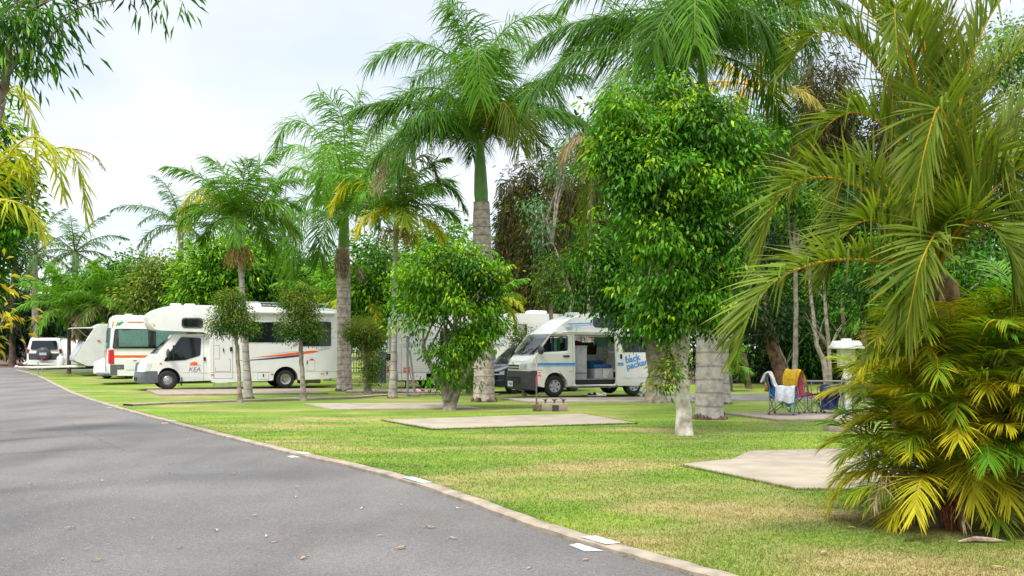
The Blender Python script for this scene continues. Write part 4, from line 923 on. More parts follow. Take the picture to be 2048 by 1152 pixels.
# --- ribbed fifth-wheel caravan behind the bushy tree --------------------------------------
def ribmat(name, c, gap):
    m = mat(name, c, .35, noise=(2, .04)); t = m.node_tree; L = t.links; b = t.nodes['Principled BSDF']
    tc = N(t, 'ShaderNodeTexCoord'); wv = N(t, 'ShaderNodeTexWave', bands_direction='Z', wave_profile='SAW'); wv.inputs['Scale'].default_value = gap; L.new(tc.outputs['Object'], wv.inputs[0])
    bu = N(t, 'ShaderNodeBump'); bu.inputs['Strength'].default_value = 1; bu.inputs['Distance'].default_value = .006; L.new(wv.outputs[1], bu.inputs['Height']); L.new(bu.outputs[0], b.inputs['Normal'])
    r = N(t, 'ShaderNodeValToRGB'); r.color_ramp.elements[0].position = .02; r.color_ramp.elements[0].color = (.60, .60, .60, 1); r.color_ramp.elements[1].position = .14; r.color_ramp.elements[1].color = (1, 1, 1, 1); L.new(wv.outputs[1], r.inputs[0])
    src = b.inputs['Base Color'].links[0].from_socket; mm = N(t, 'ShaderNodeMix', data_type='RGBA', blend_type='MULTIPLY'); mm.inputs[0].default_value = 1
    L.new(src, mm.inputs[6]); L.new(r.outputs[0], mm.inputs[7]); L.new(mm.outputs[2], b.inputs['Base Color']); return m
RIB = ribmat('ribbed_aluminium', (.74, .74, .72), 3.6)
def DV(w0): return lambda x, t, z: (x, t * w0 * (1 - (.03 * max(0, z - 2.4) / .4)), z)
cv = empty('fifth_wheel_caravan', (0, 0, 0), 0, 'white ribbed fifth-wheel caravan with raised nose behind the bushy tree', 'caravan')
DV1 = DV(1.15)
prof = [(0, .62), (0, 2.70), (.12, 2.82), (3.85, 2.80), (4.08, 2.62), (4.48, 1.86), (4.43, 1.72), (3.25, 1.70), (3.20, .60), (2.55, .60)] + [(1.85 + .62 * math.cos(a), .60 + .30 * math.sin(a)) for a in [math.pi * k / 8 for k in range(9)]] + [(1.1, .60)]
shell('body', prof, -1, 1, DV1, RIB, cv, bevel=.03, step=.4)
shell('cream_panel', [(3.26, 1.45), (3.26, 1.69), (4.1, 1.69), (4.1, 1.62), (3.6, 1.45)], -.96, .96, DV1, IVORY, cv)
shell('skirt', [[(.03, .36), (.03, .64), (1.08, .64), (1.08, .36)], [(2.6, .36), (2.6, .64), (3.18, .64), (3.18, .36)]], -1.012, 1.012, DV1, IVORY, cv)
shell('trim_rail', lines([[(.02, .655), (3.18, .655)]], .02), -1.016, 1.016, DV1, STEEL, cv)
shell('side_window', rrect(3.35, 2.05, 3.95, 2.36, .04), -1.012, -.99, DV1, DGLASS, cv)
shell('window_awning', [(3.32, 2.37), (3.32, 2.43), (3.98, 2.43), (3.98, 2.37)], -1.05, -.99, DV1, SILVER, cv)
shell('side_window', rrect(1.6, 1.5, 2.6, 2.2, .04), -1.012, -.99, DV1, DGLASS, cv)
MB().box((-.012, .1, 1.85), (.02, 1.05, .95)).build('rear_window_frame', STEEL, cv); MB().box((-.025, .1, 1.85), (.02, .95, .85)).build('rear_window', mat('blind_glass', (.42, .44, .44), .15), cv)
for s in (1, -1): MB().box((-.03, s * .98, .72), (.05, .22, .26)).build('tail_light', REDL, cv, bevel=.01)
MB().box((.35, -1.165, .74), (.24, .03, .2)).build('side_reflector', AMBER, cv, bevel=.01)
MB().ball((3.85, -1.16, 2.62), (.09, .05, .05)).build('marker_lamp', AMBER, cv)
MB().box((-.05, 0, .45), (.10, 2.2, .10)).build('rear_bumper', STEEL, cv, bevel=.01)
mb = MB()
for x in (.3, .9): mb.tube([(x, -1.0, .6), (x + .05, -1.0, .05)], .025, 6)
mb.tube([(.3, -1.0, .5), (.95, -1.0, .12)], .015, 5).tube([(.95, -1.0, .5), (.3, -1.0, .12)], .015, 5); mb.build('stabiliser_leg', PLAST, cv)
for x in (1.5, 2.2):
    for s in (1, -1): wheel(cv, x, s * 1.0, .33, .2, 'steel', s)
MB().box((1.6, 0, .42), (3.1, 1.9, .22)).build('chassis', BLACK, cv)
MB().box((1.2, .2, 2.86), (.4, .4, .12)).build('roof_hatch', WHITE, cv, bevel=.03)
P_ = at(795, 700, 37); place(cv, (0, -1.15), (P_.x, 37, .02), R(16))
# pale ladder frame and poles leaning on its side are separate things (see props)
# --- dark blue car under its nose ----------------------------------------------------------
NAVYC = mat('dark_blue_car_paint', (.010, .014, .035), .2, coat=.6)
def DCar(w0, ht): return lambda x, t, z: (x - .18 * abs(t) ** 3 * max(0, (x - .1) / .8), t * w0 * (1 - .24 * max(0, (z - ht * .55) / (ht * .45)) ** 1.2 - .04 * max(0, x - .2)), z)
def sedan(root, paint, ht=1.5, wb=2.7, suv=0):
    D_ = DCar(.88, ht); rb = -wb - .85
    prof = [(.80, .26), (.86, .5), (.82, .78), (.2, .95), (-.35, 1.02), (-1.05, ht - .04), (-1.4, ht), (-wb + .1, ht)] + ([(-wb - .75, ht - .05), (rb, 1.0)] if suv else [(-wb - .25, 1.08), (rb + .1, 1.0)]) + [(rb, .6), (rb + .06, .30)] + arch(-wb, .31, .37, .24)[::-1] + arch(0, .31, .37, .24)[::-1]
    shell('body', prof, -1, 1, D_, paint, root, bevel=.04)
    win = roundpoly([(-.55, 1.02), (-1.10, ht - .10), (-wb + .1, ht - .08), (-wb - (.6 if suv else .25), 1.06)], .05)
    for s in (1, -1): shell('side_window', win, min(s * .99, s * 1.012), max(s * .99, s * 1.012), D_, DGLASS, root)
    windscreen('windscreen', (-.38, 1.04), (-1.03, ht - .06), .86, .012, D_, DGLASS, root)
    for s in (1, -1):
        a, b = (.6, 1.0) if s > 0 else (-1.0, -.6)
        shell('headlight', [(.55, .66), (.55, .80), (.80, .76), (.85, .66)], a * 1.006, b * 1.006, D_, LAMPW, root)
        for x in (0, -wb): wheel(root, x, s * .78, .31, .2, 'spoke', s)
        MB().ball((-.6, s * .95, 1.06), (.06, .10, .07)).build('mirror', paint, root)
    shell('bumper', [(.6, .24), (.88, .26), (.90, .48), (.6, .5)], -1.01, 1.01, D_, paint, root, bevel=.02)
    shell('tail_light', [(rb - .01, .80), (rb - .01, 1.0), (rb + .16, 1.0), (rb + .16, .80)], -1.01, -.75, D_, REDL, root); shell('tail_light', [(rb - .01, .80), (rb - .01, 1.0), (rb + .16, 1.0), (rb + .16, .80)], .75, 1.01, D_, REDL, root)
    MB().box((-wb / 2, 0, .34), (wb - .8, 1.4, .12)).build('underbody', BLACK, root)
car = empty('car', (0, 0, 0), 0, 'dark blue car parked under the raised caravan nose beside the white van front', 'car')
sedan(car, NAVYC, 1.62, 2.8, 1)
P_ = at(1005, 700, 34.5); place(car, (0, .78), (P_.x + .35, 34.3, 0), R(180 + 40))
# --- white motorhome behind ---------------------------------------------------------------
mh = empty('motorhome', (0, 0, 0), 0, 'white motorhome with small curtained windows and roof air unit half hidden behind the open-door van', 'motorhome')
DV2 = DV(1.12)
shell('body', [(0, .4), (0, 2.95), (.12, 3.06), (5.6, 3.04), (6.1, 2.8), (6.2, 2.3), (5.2, 2.1), (5.2, 1.9), (6.3, 1.2), (6.6, .9), (6.6, .4)], -1, 1, DV2, WHITE, mh, bevel=.06, step=.5)
wcur = mat('pale_curtain', (.45, .45, .42), .8)
for x0, x1 in ((.4, 1.1), (2.0, 2.9)):
    w_ = shell('side_window', rrect(x0, 2.05, x1, 2.55, .05), -1.012, -.99, DV2, DGLASS, mh); shell('blind', [(x0 + .22, 2.09), (x0 + .22, 2.51), (x1 - .12, 2.51), (x1 - .12, 2.09)], -1.016, -1.0, DV2, wcur, w_)
MB().box((2.0, 0, 3.14), (1.0, .8, .2), taper=(.8, .8)).build('air_conditioner', WHITE, mh, bevel=.05)
MB().box((-.02, 0, 1.9), (.02, .9, .8)).build('rear_window', DGLASS, mh)
for x in (1.3, 5.0):
    for s in (1, -1): wheel(mh, x, s * 1.0, .36, .24, 'steel', s)
P_ = at(1009, 700, 46); place(mh, (0, -1.12), (P_.x, 46, T(46)), R(20))
# --- far white four wheel drive -------------------------------------------------------------
sv = empty('car', (0, 0, 0), 0, 'white four wheel drive seen from behind with a covered spare wheel on its tailgate', 'car')
def DS(x, t, z):
    w = 1 - .18 * max(0, (z - 1.05) / .8) ** 1.2
    return (x + .10 * abs(t) ** 4 * (1 if x < .3 else 0), t * .92 * w, z)
prof = [(.0, .42), (-.02, .9), (.02, 1.15), (.16, 1.76), (.30, 1.84), (2.6, 1.86), (2.95, 1.78), (3.45, 1.15), (4.4, 1.06), (4.6, .9), (4.62, .4)] + [(3.65 + .42 * math.cos(a), .38 + .42 * math.sin(a)) for a in [math.pi * k / 10 for k in range(11)]] + [(.85 + .42 * math.cos(a), .38 + .42 * math.sin(a)) for a in [math.pi * k / 10 for k in range(11)]]
shell('body', prof, -1, 1, DS, WHITE, sv, bevel=.05)
windscreen('rear_window', (.02, 1.18), (.13, 1.68), .80, .0, lambda x, t, z: DS(x - .045, t, z), DGLASS, sv)
shell('side_window', [(.45, 1.18), (.52, 1.68), (2.7, 1.70), (3.2, 1.2)], -1.014, -.99, DS, DGLASS, sv); shell('side_window', [(.45, 1.18), (.52, 1.68), (2.7, 1.70), (3.2, 1.2)], .99, 1.014, DS, DGLASS, sv)
shell('window_pillar', lines([[(1.35, 1.2), (1.35, 1.7)], [(2.2, 1.2), (2.2, 1.7)]], .08), -1.02, -1.0, DS, WHITE, sv)
for a, b in ((-1.01, -.88), (.88, 1.01)): shell('tail_light', [(-.04, .98), (-.03, 1.20), (.12, 1.20), (.12, .98)], a, b, DS, mat('dark_red_lens', (.22, .01, .015), .2), sv)
shell('rear_panel', [(-.05, .56), (-.05, .96), (.02, .96), (.02, .56)], -.88, .88, DS, PLAST, sv, bevel=.02)
mb = MB(); mb.lathe([(.0001, -.24), (.30, -.24), (.37, -.20), (.38, 0), (.36, .02)], (-.05, 0, .92), 'x', 28); o = mb.build('spare_wheel', PLAST, sv, 50)
MB().box((-.30, 0, .92), (.01, .36, .13)).build('number_plate', WHITE, o); MB().box((-.307, 0, .92), (.004, .30, .05)).build('plate_characters', BLUE, o)
mb = MB().tube([(-.295, .09 * math.sin(a), 1.13 + .05 * math.cos(a)) for a in [k * math.pi / 8 for k in range(17)]], .01, 5).build('badge', CHROME, o)
MB().box((-.305, 0, .70), (.01, .22, .07)).build('rear_fog_lamp', REDL, sv)
shell('bumper', [(-.12, .40), (-.12, .58), (.3, .58), (.3, .40)], -1.0, 1.0, DS, WHITE, sv, bevel=.03)
for x in (.85, 3.65):
    for s in (1, -1): wheel(sv, x, s * .80, .37, .24, 'spoke', s)
MB().box((2.3, 0, .42), (3.6, 1.3, .16)).build('underbody', BLACK, sv)
MB().tube([(.6, .6, 1.90), (2.6, .6, 1.91)], .02, 6).tube([(.6, -.6, 1.90), (2.6, -.6, 1.91)], .02, 6).build('roof_rail', PLAST, sv)
P_ = at(88, 700, 57); place(sv, (0, 0), (P_.x, 57, T(57) - .02), R(104))
# --- small pop-top caravan with drawbar -----------------------------------------------------
pc = empty('caravan', (0, 0, 0), 0, 'ribbed pop-top caravan with sloping front, open hatch and long white drawbar', 'caravan')
DV3 = DV(1.05)
shell('body', [(.55, .52), (.0, .78), (-.0, .9), (.95, 2.50), (1.15, 2.60), (4.6, 2.60), (4.9, 2.4), (4.9, .52)], -1, 1, DV3, RIB, pc, bevel=.03, step=.4)
shell('front_panel', [(-.03, .8), (-.03, 1.0), (.42, 1.72), (.46, 1.66), (.02, .9)], -.95, .95, DV3, SILVER, pc)
shell('hatch_frame', [(.50, 1.78), (.92, 2.44), (.96, 2.38), (.56, 1.74)], -.92, .92, DV3, WHITE, pc)
shell('front_window', [(.45, 1.76), (.86, 2.38), (.90, 2.34), (.50, 1.72)], -.80, .80, lambda x, t, z: DV3(x - .03, t, z), DGLASS, pc)
shell('open_hatch', [(.86, 2.44), (-.10, 2.40), (-.12, 2.36), (.88, 2.38)], -.85, .85, DV3, WHITE, pc)
MB().tube([(.1, -.84, 2.37), (.62, -.84, 1.9)], .015, 5).build('hatch_strut', STEEL, pc)
shell('marker_lamp', rrect(1.0, 1.72, 1.14, 1.80, .02), -1.03, -.99, DV3, AMBER, pc)
shell('tail_light', rrect(4.7, .8, 4.88, 1.1, .02), -1.02, -.99, DV3, REDL, pc)
mb = MB()
for s in (1, -1): mb.tube([(.5, s * .85, .50), (-1.9, s * .06, .44)], .055, 6)
mb.tube([(-1.8, 0, .45), (-2.5, 0, .47)], .05, 6); mb.ball((-2.5, 0, .49), (.10, .07, .07)); mb.build('drawbar', mat('cream_steel', (.62, .62, .56), .5), pc)
MB().tube([(-1.55, .12, .72), (-1.55, .12, .10)], .03, 8).lathe([(.09, -.03), (.10, 0), (.09, .03)], (-1.55, .12, .10), 'y', 16).build('jockey_wheel', STEEL, pc)
for s in (.22, -.22): MB().lathe([(.001, 0), (.15, .01), (.155, .05), (.155, .40), (.10, .50), (.04, .52), (.04, .6), (.001, .6)], (-.55, s, .50), 'z', 16).build('gas_bottle', mat('gas_bottle_paint', (.60, .60, .58), .4), pc, 50)
for s in (1, -1): wheel(pc, 2.7, s * .9, .32, .2, 'steel', s)
MB().box((2.6, 0, .46), (4.2, 1.6, .14)).build('chassis', BLACK, pc)
P_ = at(168, 700, 49); place(pc, (.4, -1.05), (P_.x, 49, T(49)), R(30))
car2 = empty('car', (0, 0, 0), 0, 'white car squeezed between the pop-top caravan and the orange-striped camper', 'car')
sedan(car2, WHITE, 1.72, 2.7, 1)
P_ = at(196, 700, 47); place(car2, (.8, 0), (P_.x + .5, 46.5, T(46)), R(180 + 62))
car3 = empty('car', (0, 0, 0), 0, 'white car whose flank shows between the four wheel drive and the low palms', 'car')
sedan(car3, WHITE, 1.75, 2.7, 1)
P_ = at(140, 700, 57); place(car3, (-3.5, 0), (P_.x, 57.5, T(57)), R(98))
# long trailer drawbar at the far left
tr = empty('trailer_drawbar', (0, 0, 0), 0, 'cream trailer drawbar on a jockey wheel in front of the four wheel drive', 'trailer hitch')
mb = MB().tube([(0, 0, .42), (2.4, .10, .40)], .06, 6).tube([(.5, 0, .42), (2.4, .55, .40)], .05, 6).ball((-.05, 0, .46), (.14, .08, .09)).tube([(.0, 0, .5), (-.15, 0, .66)], .025, 5); mb.build('hitch_frame', mat('cream_steel_paint', (.60, .58, .50), .5), tr)
MB().tube([(.75, .1, .70), (.75, .1, .09)], .03, 8).lathe([(.09, -.03), (.10, 0), (.09, .03)], (.75, .1, .09), 'y', 16).build('jockey_wheel', STEEL, tr)
P_ = at(53, 700, 54); tr.location = (P_.x, 54, T(54)); tr.rotation_euler.z = R(6)
# ------------------------------------------------------------------ props
def camp_chair(label, rz, loc, c_back, c_seat, c_out):
    root = empty('camping_chair', loc, rz, label, 'camping chair', 'folding chairs around the camp table')
    FR = mat('chair_tube', (.30, .31, .33), .4, .7); 
    def sling(name, rows, m, th=.012):
        nI = len(rows); nJ = len(rows[0]); vs = [p for r_ in rows for p in r_] + [(p[0], p[1] , p[2] - th) for r_ in rows for p in r_]; o_ = nI * nJ
        fs = [(i * nJ + j, i * nJ + j + 1, (i + 1) * nJ + j + 1, (i + 1) * nJ + j) for i in range(nI - 1) for j in range(nJ - 1)]
        return MB().add(vs, fs + [tuple(k + o_ for k in f)[::-1] for f in fs]).build(name, m, root, smooth=60, fix=False)
    rows = [[(.26 * s * (1 - .05 * k / 6), -.22 - .10 * k / 6 - .07 * (1 - s * s), .40 + .50 * k / 6 - .03 * (1 - s * s) * (k == 6)) for s in np.linspace(-1, 1, 9)] for k in range(7)]
    sling('backrest', rows, c_back)
    rows = [[(.27 * s, -.24 + .50 * k / 6, .42 + .05 * (k / 6) - .06 * (1 - s * s)) for s in np.linspace(-1, 1, 9)] for k in range(7)]
    sling('seat', rows, c_seat)
    for s in (-1, 1):
        rows = [[(s * (.30 + .035 * q), -.27 + .55 * k / 6, .62 - .03 * math.sin(math.pi * k / 6)) for q in (-1, 0, 1)] for k in range(7)]
        sling('armrest', rows, c_out)
        MB().tube([(s * .27, -.24, .03), (s * .27, -.24, .62), (s * .25, -.33, .92)], .011, 6).build('upright', FR, root)
        MB().tube([(s * .29, .26, .60), (s * .28, .28, .46)], .011, 6).build('arm_post', FR, root)
        MB().tube([(s * .28, -.24, .46), (s * .29, .30, .03)], .009, 6).build('leg', FR, root)
        MB().tube([(s * .28, .28, .47), (s * .28, -.26, .03)], .009, 6).build('leg', PLAST, root)
        MB().tube([(s * .28, .28, .47), (-s * .28, .30, .03)], .009, 6).build('leg', FR if s > 0 else PLAST, root)
        MB().tube([(s * .28, -.24, .42), (-s * .28, -.26, .03)], .009, 6).build('leg', PLAST if s > 0 else FR, root)
        for y in (-.25, .30): MB().box((s * .285, y, .018), (.05, .05, .036)).build('foot', PLAST, root, bevel=.006)
    return root
def drape(name, label, loc, rz, w, path, m, seed=1, th=.012, cat='towel', rag=.02):
    """cloth hung along a side path (y,z), width w along x, with folds"""
    r = random.Random(seed); P = catmull([(0, a, b) for a, b in path], 5); nI = 14; vs = []; K = len(P)
    ph = [r.uniform(0, 6) for _ in range(4)]
    for sgn in (0, 1):
        for i in range(nI + 1):
            u = i / nI - .5
            for k, p in enumerate(P):
                f = abs(2 * k / (K - 1) - 1); rip = (.012 + .03 * f) * math.sin(u * 13 + ph[0] + k * .12) + .012 * math.sin(u * 29 + ph[1])
                vs.append((u * w * (1 - .12 * f * math.sin(k * .3 + ph[2]) ** 2), p[1] + rip + sgn * th * .6, p[2] + .012 * math.sin(u * 9 + ph[3]) + (rag * math.sin(u * 7 + ph[2]) if k in (0, K - 1) else 0) - sgn * th))
    n = (nI + 1) * K; fs = [(i * K + k, i * K + k + 1, (i + 1) * K + k + 1, (i + 1) * K + k) for i in range(nI) for k in range(K - 1)]
    o = MB().add(vs, fs + [tuple(q + n for q in f)[::-1] for f in fs]).build(name, m, smooth=70, fix=False)
    o.location = loc; o.rotation_euler.z = rz; return tag(o, label, cat)
def stripes(name, c1, c2, sc, direction='X'):
    m = mat(name, c1, .95, spec=.1); t = m.node_tree; tc = N(t, 'ShaderNodeTexCoord'); w = N(t, 'ShaderNodeTexWave', bands_direction=direction); w.inputs['Scale'].default_value = sc; w.inputs['Distortion'].default_value = .6
    t.links.new(tc.outputs['Object'], w.inputs[0]); r = N(t, 'ShaderNodeValToRGB'); r.color_ramp.interpolation = 'CONSTANT'; r.color_ramp.elements[0].color = (*c1, 1); r.color_ramp.elements[1].position = .5; r.color_ramp.elements[1].color = (*c2, 1)
    t.links.new(w.outputs[1], r.inputs[0]); t.links.new(r.outputs[0], t.nodes['Principled BSDF'].inputs['Base Color']); return m
SB = .05
BLUEC = clothmat('blue_chair_cloth', (.02, .15, .42)); GREYC = clothmat('grey_chair_cloth', (.20, .21, .23)); PINKC = clothmat('pink_chair_cloth', (.72, .12, .22)); REDC = clothmat('red_chair_cloth', (.55, .03, .03)); NAVC = clothmat('navy_cloth', (.035, .045, .13)); DKBC = clothmat('dark_blue_chair_cloth', (.02, .04, .16)); YELC = clothmat('yellow_chair_cloth', (.80, .50, .03))
def gp(px, py, D=None): q = G(px, py); return (q.x, q.y, SB)
c1 = gp(1566, 833); camp_chair('blue camping chair draped with a floral towel and a white towel', R(-118), c1, BLUEC, BLUEC, GREYC)
c2 = gp(1612, 829); camp_chair('pink camping chair with a yellow towel over its back', R(-70), c2, PINKC, PINKC, REDC)
c3 = gp(1664, 830); camp_chair('dark blue camping chair right of the table with a pale towel over it', R(62), c3, DKBC, DKBC, NAVC)
c4 = gp(1725, 826); camp_chair('yellow camping chair glimpsed through the golden palm fronds', R(150), c4, YELC, YELC, YELC)
def onchair(c, rz, x, y, z): q = Matrix.Rotation(rz, 3, 'Z') @ Vector((x, y, 0)); return (c[0] + q.x, c[1] + q.y, c[2] + z)
mfl = mat('floral_towel', (.62, .05, .03), .95, noise=(11, .2), col2=(.75, .55, .05))
t_ = mfl.node_tree; n_ = N(t_, 'ShaderNodeTexVoronoi'); n_.inputs['Scale'].default_value = 14; r_ = N(t_, 'ShaderNodeValToRGB'); r_.color_ramp.interpolation = 'CONSTANT'
r_.color_ramp.elements[0].color = (.65, .03, .03, 1); r_.color_ramp.elements[1].position = .4; r_.color_ramp.elements[1].color = (.80, .50, .04, 1)
for p_, c_ in ((.6, (.70, .10, .05)), (.75, (.18, .38, .05)), (.88, (.75, .75, .6))): e = r_.color_ramp.elements.new(p_); e.color = (*c_, 1)
t_.links.new(n_.outputs['Color'], r_.inputs[0]); t_.links.new(r_.outputs[0], t_.nodes['Principled BSDF'].inputs['Base Color'])
drape('towel', 'red and yellow floral towel over the back of the blue chair', onchair(c1, R(-118), -.16, -.33, 0), R(-118), .28, [(-.08, .52), (-.06, .78), (0, .95), (.06, .80), (.08, .62)], mfl, 1)
drape('towel', 'white towel hanging from the backrest of the blue chair to its arm', onchair(c1, R(-118), .18, -.27, 0), R(-118), .34, [(-.12, .75), (-.07, .90), (0, .96), (.06, .84), (.12, .66), (.20, .60)], clothmat('white_towel', (.68, .66, .68)), 2)
drape('towel', 'pale grey towel hanging over the arm of the blue chair', onchair(c1, R(-118), .33, .13, 0), R(-118) + R(90), .44, [(-.13, .30), (-.10, .50), (0, .655), (.07, .50), (.09, .38)], clothmat('pale_grey_towel', (.60, .62, .68)), 3)
drape('towel', 'green mesh cloth hanging under the pale grey towel', onchair(c1, R(-118), .30, .20, 0), R(-118) + R(90), .30, [(-.10, .18), (-.07, .36), (0, .60), (.05, .40)], clothmat('green_mesh_cloth', (.16, .32, .24)), 4)
drape('towel', 'yellow towel over the back of the pink chair', onchair(c2, R(-70), 0, -.33, 0), R(-70), .60, [(-.09, .60), (-.08, .82), (0, 1.0), (.10, .85), (.12, .68)], clothmat('yellow_towel', (.82, .50, .04)), 5)
drape('towel', 'pale blue towel over the back of the dark chair', onchair(c3, R(62), 0, -.33, 0), R(62), .36, [(-.08, .66), (-.05, .84), (0, .96), (.05, .85), (.08, .62)], clothmat('pale_blue_towel', (.50, .56, .76)), 6)
drape('towel', 'navy towel hanging off the arm of the dark chair nearly to the ground', onchair(c3, R(62), -.34, 0, 0), R(62) + R(90), .42, [(-.05, .10), (-.10, .34), (-.07, .58), (0, .66), (.05, .5)], NAVC, 7)
tb = empty('camping_table', gp(1655, 829), R(-6), 'grey folding camping table between the camp chairs', 'table')
MB().box((0, 0, .725), (1.05, .62, .03)).build('tabletop', mat('table_grey', (.15, .17, .17), .5), tb, bevel=.008)
for x in (-.42, .42):
    MB().tube([(x, -.26, .71), (x + .02, -.26, .05), (x + .06, -.24, .016), (x + .06, .24, .016), (x + .02, .26, .05), (x, .26, .71)], .014, 6).build('leg', STEEL, tb)
# power pedestal with lamp hood
p = G(1690, 862); pd = empty('power_pedestal', (p.x, p.y, 0), 0, 'white power and lamp pedestal with a wide hood on a concrete base', 'pedestal')
MB().box((-.02, .05, .045), (.62, .42, .13)).build('base', CONCD, pd, bevel=.02)
MB().box((.06, 0, .60), (.11, .09, 1.05)).build('post', mat('pedestal_metal', (.50, .53, .55), .5), pd, bevel=.008)
hm = mat('pedestal_hood', (.60, .62, .62), .45); MB().box((.02, 0, 1.36), (.28, .22, .38)).build('socket_box', mat('cream_plastic', (.66, .60, .48), .5), pd, bevel=.02)
MB().box((.02, 0, 1.62), (.50, .42, .10), taper=(.82, .82)).box((.02, 0, 1.545), (.54, .46, .05)).build('hood', hm, pd, bevel=.015); MB().box((.02, 0, 1.69), (.16, .14, .04)).build('hood_cap', hm, pd, bevel=.01)
MB().box((-.02, -.08, 1.02), (.07, .06, .09)).box((0, -.06, 1.12), (.09, .08, .10)).build('socket', WHITE, pd)
# tap standpipe, concrete box with fittings
p = G(1073, 822); tp = empty('garden_tap', (p.x, p.y, 0), 0, 'red garden tap on a grey standpipe beside the low concrete block', 'tap')
MB().tube([(0, 0, -.02), (0, 0, .62)], .019, 8).tube([(-.06, 0, .33), (.04, 0, .34)], .008, 5).build('pipe', mat('grey_pipe', (.10, .11, .11), .6), tp); MB().box((.01, 0, .10), (.06, .05, .2)).build('timber_stake', BARKD, tp, bevel=.005)
RP = mat('red_tap_paint', (.55, .03, .04), .45); MB().tube([(0, 0, .62), (0, 0, .84), (.02, 0, .87), (.09, 0, .88), (.11, 0, .85)], .017, 8).build('tap_body', RP, tp)
MB().tube([(.07, 0, .88), (.07, 0, .94)], .010, 6).tube([(.03, 0, .94), (.11, 0, .945)], .012, 6).build('tap_handle', RP, tp)
a_, b_ = G(1084, 823), G(1135, 823); cbx = MB().box((0, 0, .09), ((b_ - a_).length * 1.0, .40, .20)).build('concrete_block', CONCD, smooth=30, bevel=.015); cbx.location = ((a_.x + b_.x) / 2, a_.y + .22, 0)
tag(cbx, 'low stained concrete block with metal fittings on top next to the red tap', 'concrete block')
cb2 = MB().box((0, 0, .075), (.20, .34, .17)).build('stone_block', BARKD, smooth=30, bevel=.02); cb2.location = (a_.x - .12, a_.y + .20, 0); tag(cb2, 'small dark block at the foot of the red tap standpipe', 'stone block')
MB().box((.02, -.203, .08), (.16, .004, .15)).build('dark_stain', mat('stain', (.05, .04, .035), .9), cbx)
for i, x in enumerate((-.22, .0, .22)):
    MB().tube([(x, 0, .19), (x, 0, .25)], .02, 6).ball((x, 0, .27), (.045, .03, .025)).tube([(x - .07, 0, .275 + .02 * i), (x, 0, .285), (x + .07, .02, .30 - .015 * i)], .010, 5).build('valve', PLAST, cbx)
# shoes, bottle, red thing beside the van
def shoe(label, px, py, rz, m, k=0):
    p = G(px, py); o = MB().ball((0, 0, .035), (.13, .045, .035), 14, 8).ball((-.07, 0, .06), (.06, .042, .05), 12, 8).build('shoe', m, smooth=60); MB().box((0, 0, .012), (.25, .085, .02)).build('sole', WHITE, o, bevel=.01)
    o.location = (p.x, p.y, .05); o.rotation_euler.z = rz; tag(o, label, 'shoe')
shoe('black shoe lying nearest the van step', 1183, 795.5, .3, BLACK); shoe('black shoe tipped against the pink ones', 1190, 794, 1.2, BLACK)
PKS = clothmat('pink_white_shoe', (.66, .46, .50), (.72, .70, .70)); shoe('pink and white shoe beside the black pair', 1199, 795.5, .5, PKS); shoe('pink and white shoe furthest right of the shoe pile', 1206, 795, 2.4, PKS)
p = G(1282, 797); bt = empty('water_bottle', (p.x, p.y, .05), 0, 'clear plastic water bottle standing by the rear wheel of the open van', 'bottle')
MB().lathe([(.001, 0), (.045, .004), (.048, .10), (.044, .13), (.048, .16), (.046, .22), (.018, .27), (.016, .29), (.001, .29)], n=16).build('bottle_body', mat('bottle_plastic', (.55, .65, .72), .15), bt, 50); MB().lathe([(.018, .285), (.018, .31), (.001, .31)], n=12).build('cap', WHITE, bt); MB().lathe([(.049, .10), (.049, .17)], n=16).build('wrapper', BLUE, bt)
p = G(1297, 797); rs = empty('folding_stool', (p.x, p.y, .05), R(20), 'red folding stool legs beside the trunk next to the water bottle', 'stool')
MB().tube([(-.18, 0, .02), (.16, 0, .26)], .018, 6).tube([(-.14, .2, .02), (.2, .2, .26)], .018, 6).build('leg', RP, rs); MB().box((.1, .1, .27), (.30, .28, .02)).build('seat', clothmat('red_stool_cloth', (.45, .03, .03)), rs)
# clothes line with striped towel near the caravan, poles, sign
p = G(762, 789); py_ = 35.8; X = lambda px: (px - 1024) * py_ / F
cl = empty('clothes_airer', (X(762), py_, .02), 0, 'thin metal clothes airer holding striped and black laundry beside the ribbed caravan', 'clothes airer')
MB().tube([(0, 0, 0), (0, 0, 1.42)], .014, 6).tube([(-.35, 0, 1.40), (.55, .2, 1.42)], .010, 6).tube([(.55, .2, 0), (.55, .2, 1.42)], .014, 6).tube([(-.25, -.2, 0), (.2, .2, 0)], .012, 6).build('airer_frame', STEEL, cl)
def hang(label, x, w, z0, z1, m, cat, seed, y=0): drape('hanging_cloth', label, (X(762) + x, py_ + y, .02), 0, w, [(-.03, z0), (-.025, (z0 + z1) / 2), (0, z1), (.025, (z0 + z1) / 2 + .1), (.03, z0 + .25)], m, seed, cat=cat)
hang('blue and white striped towel hanging lowest on the airer', -.14, .30, .45, 1.15, stripes('blue_stripes', (.06, .07, .20), (.62, .62, .72), 9), 'towel', 11)
hang('dark patterned cloth hanging behind the striped towel', .06, .26, .30, 1.42, stripes('dark_pattern', (.05, .05, .13), (.25, .25, .40), 14, 'DIAGONAL'), 'cloth', 12, .05)
hang('black swimwear hanging right of the dark patterned cloth', .24, .18, 1.10, 1.32, clothmat('black_cloth', (.012, .012, .014)), 'swimwear', 13, .10); hang('long black garment hanging at the right end of the airer', .36, .10, .85, 1.28, clothmat('black_garment', (.012, .012, .014)), 'garment', 14, .14)
p = G(815, 793); sp_ = empty('sign_post', (p.x, p.y, 0), 0, 'thin grey steel post with small blank plates beside the slender leaning palm', 'post')
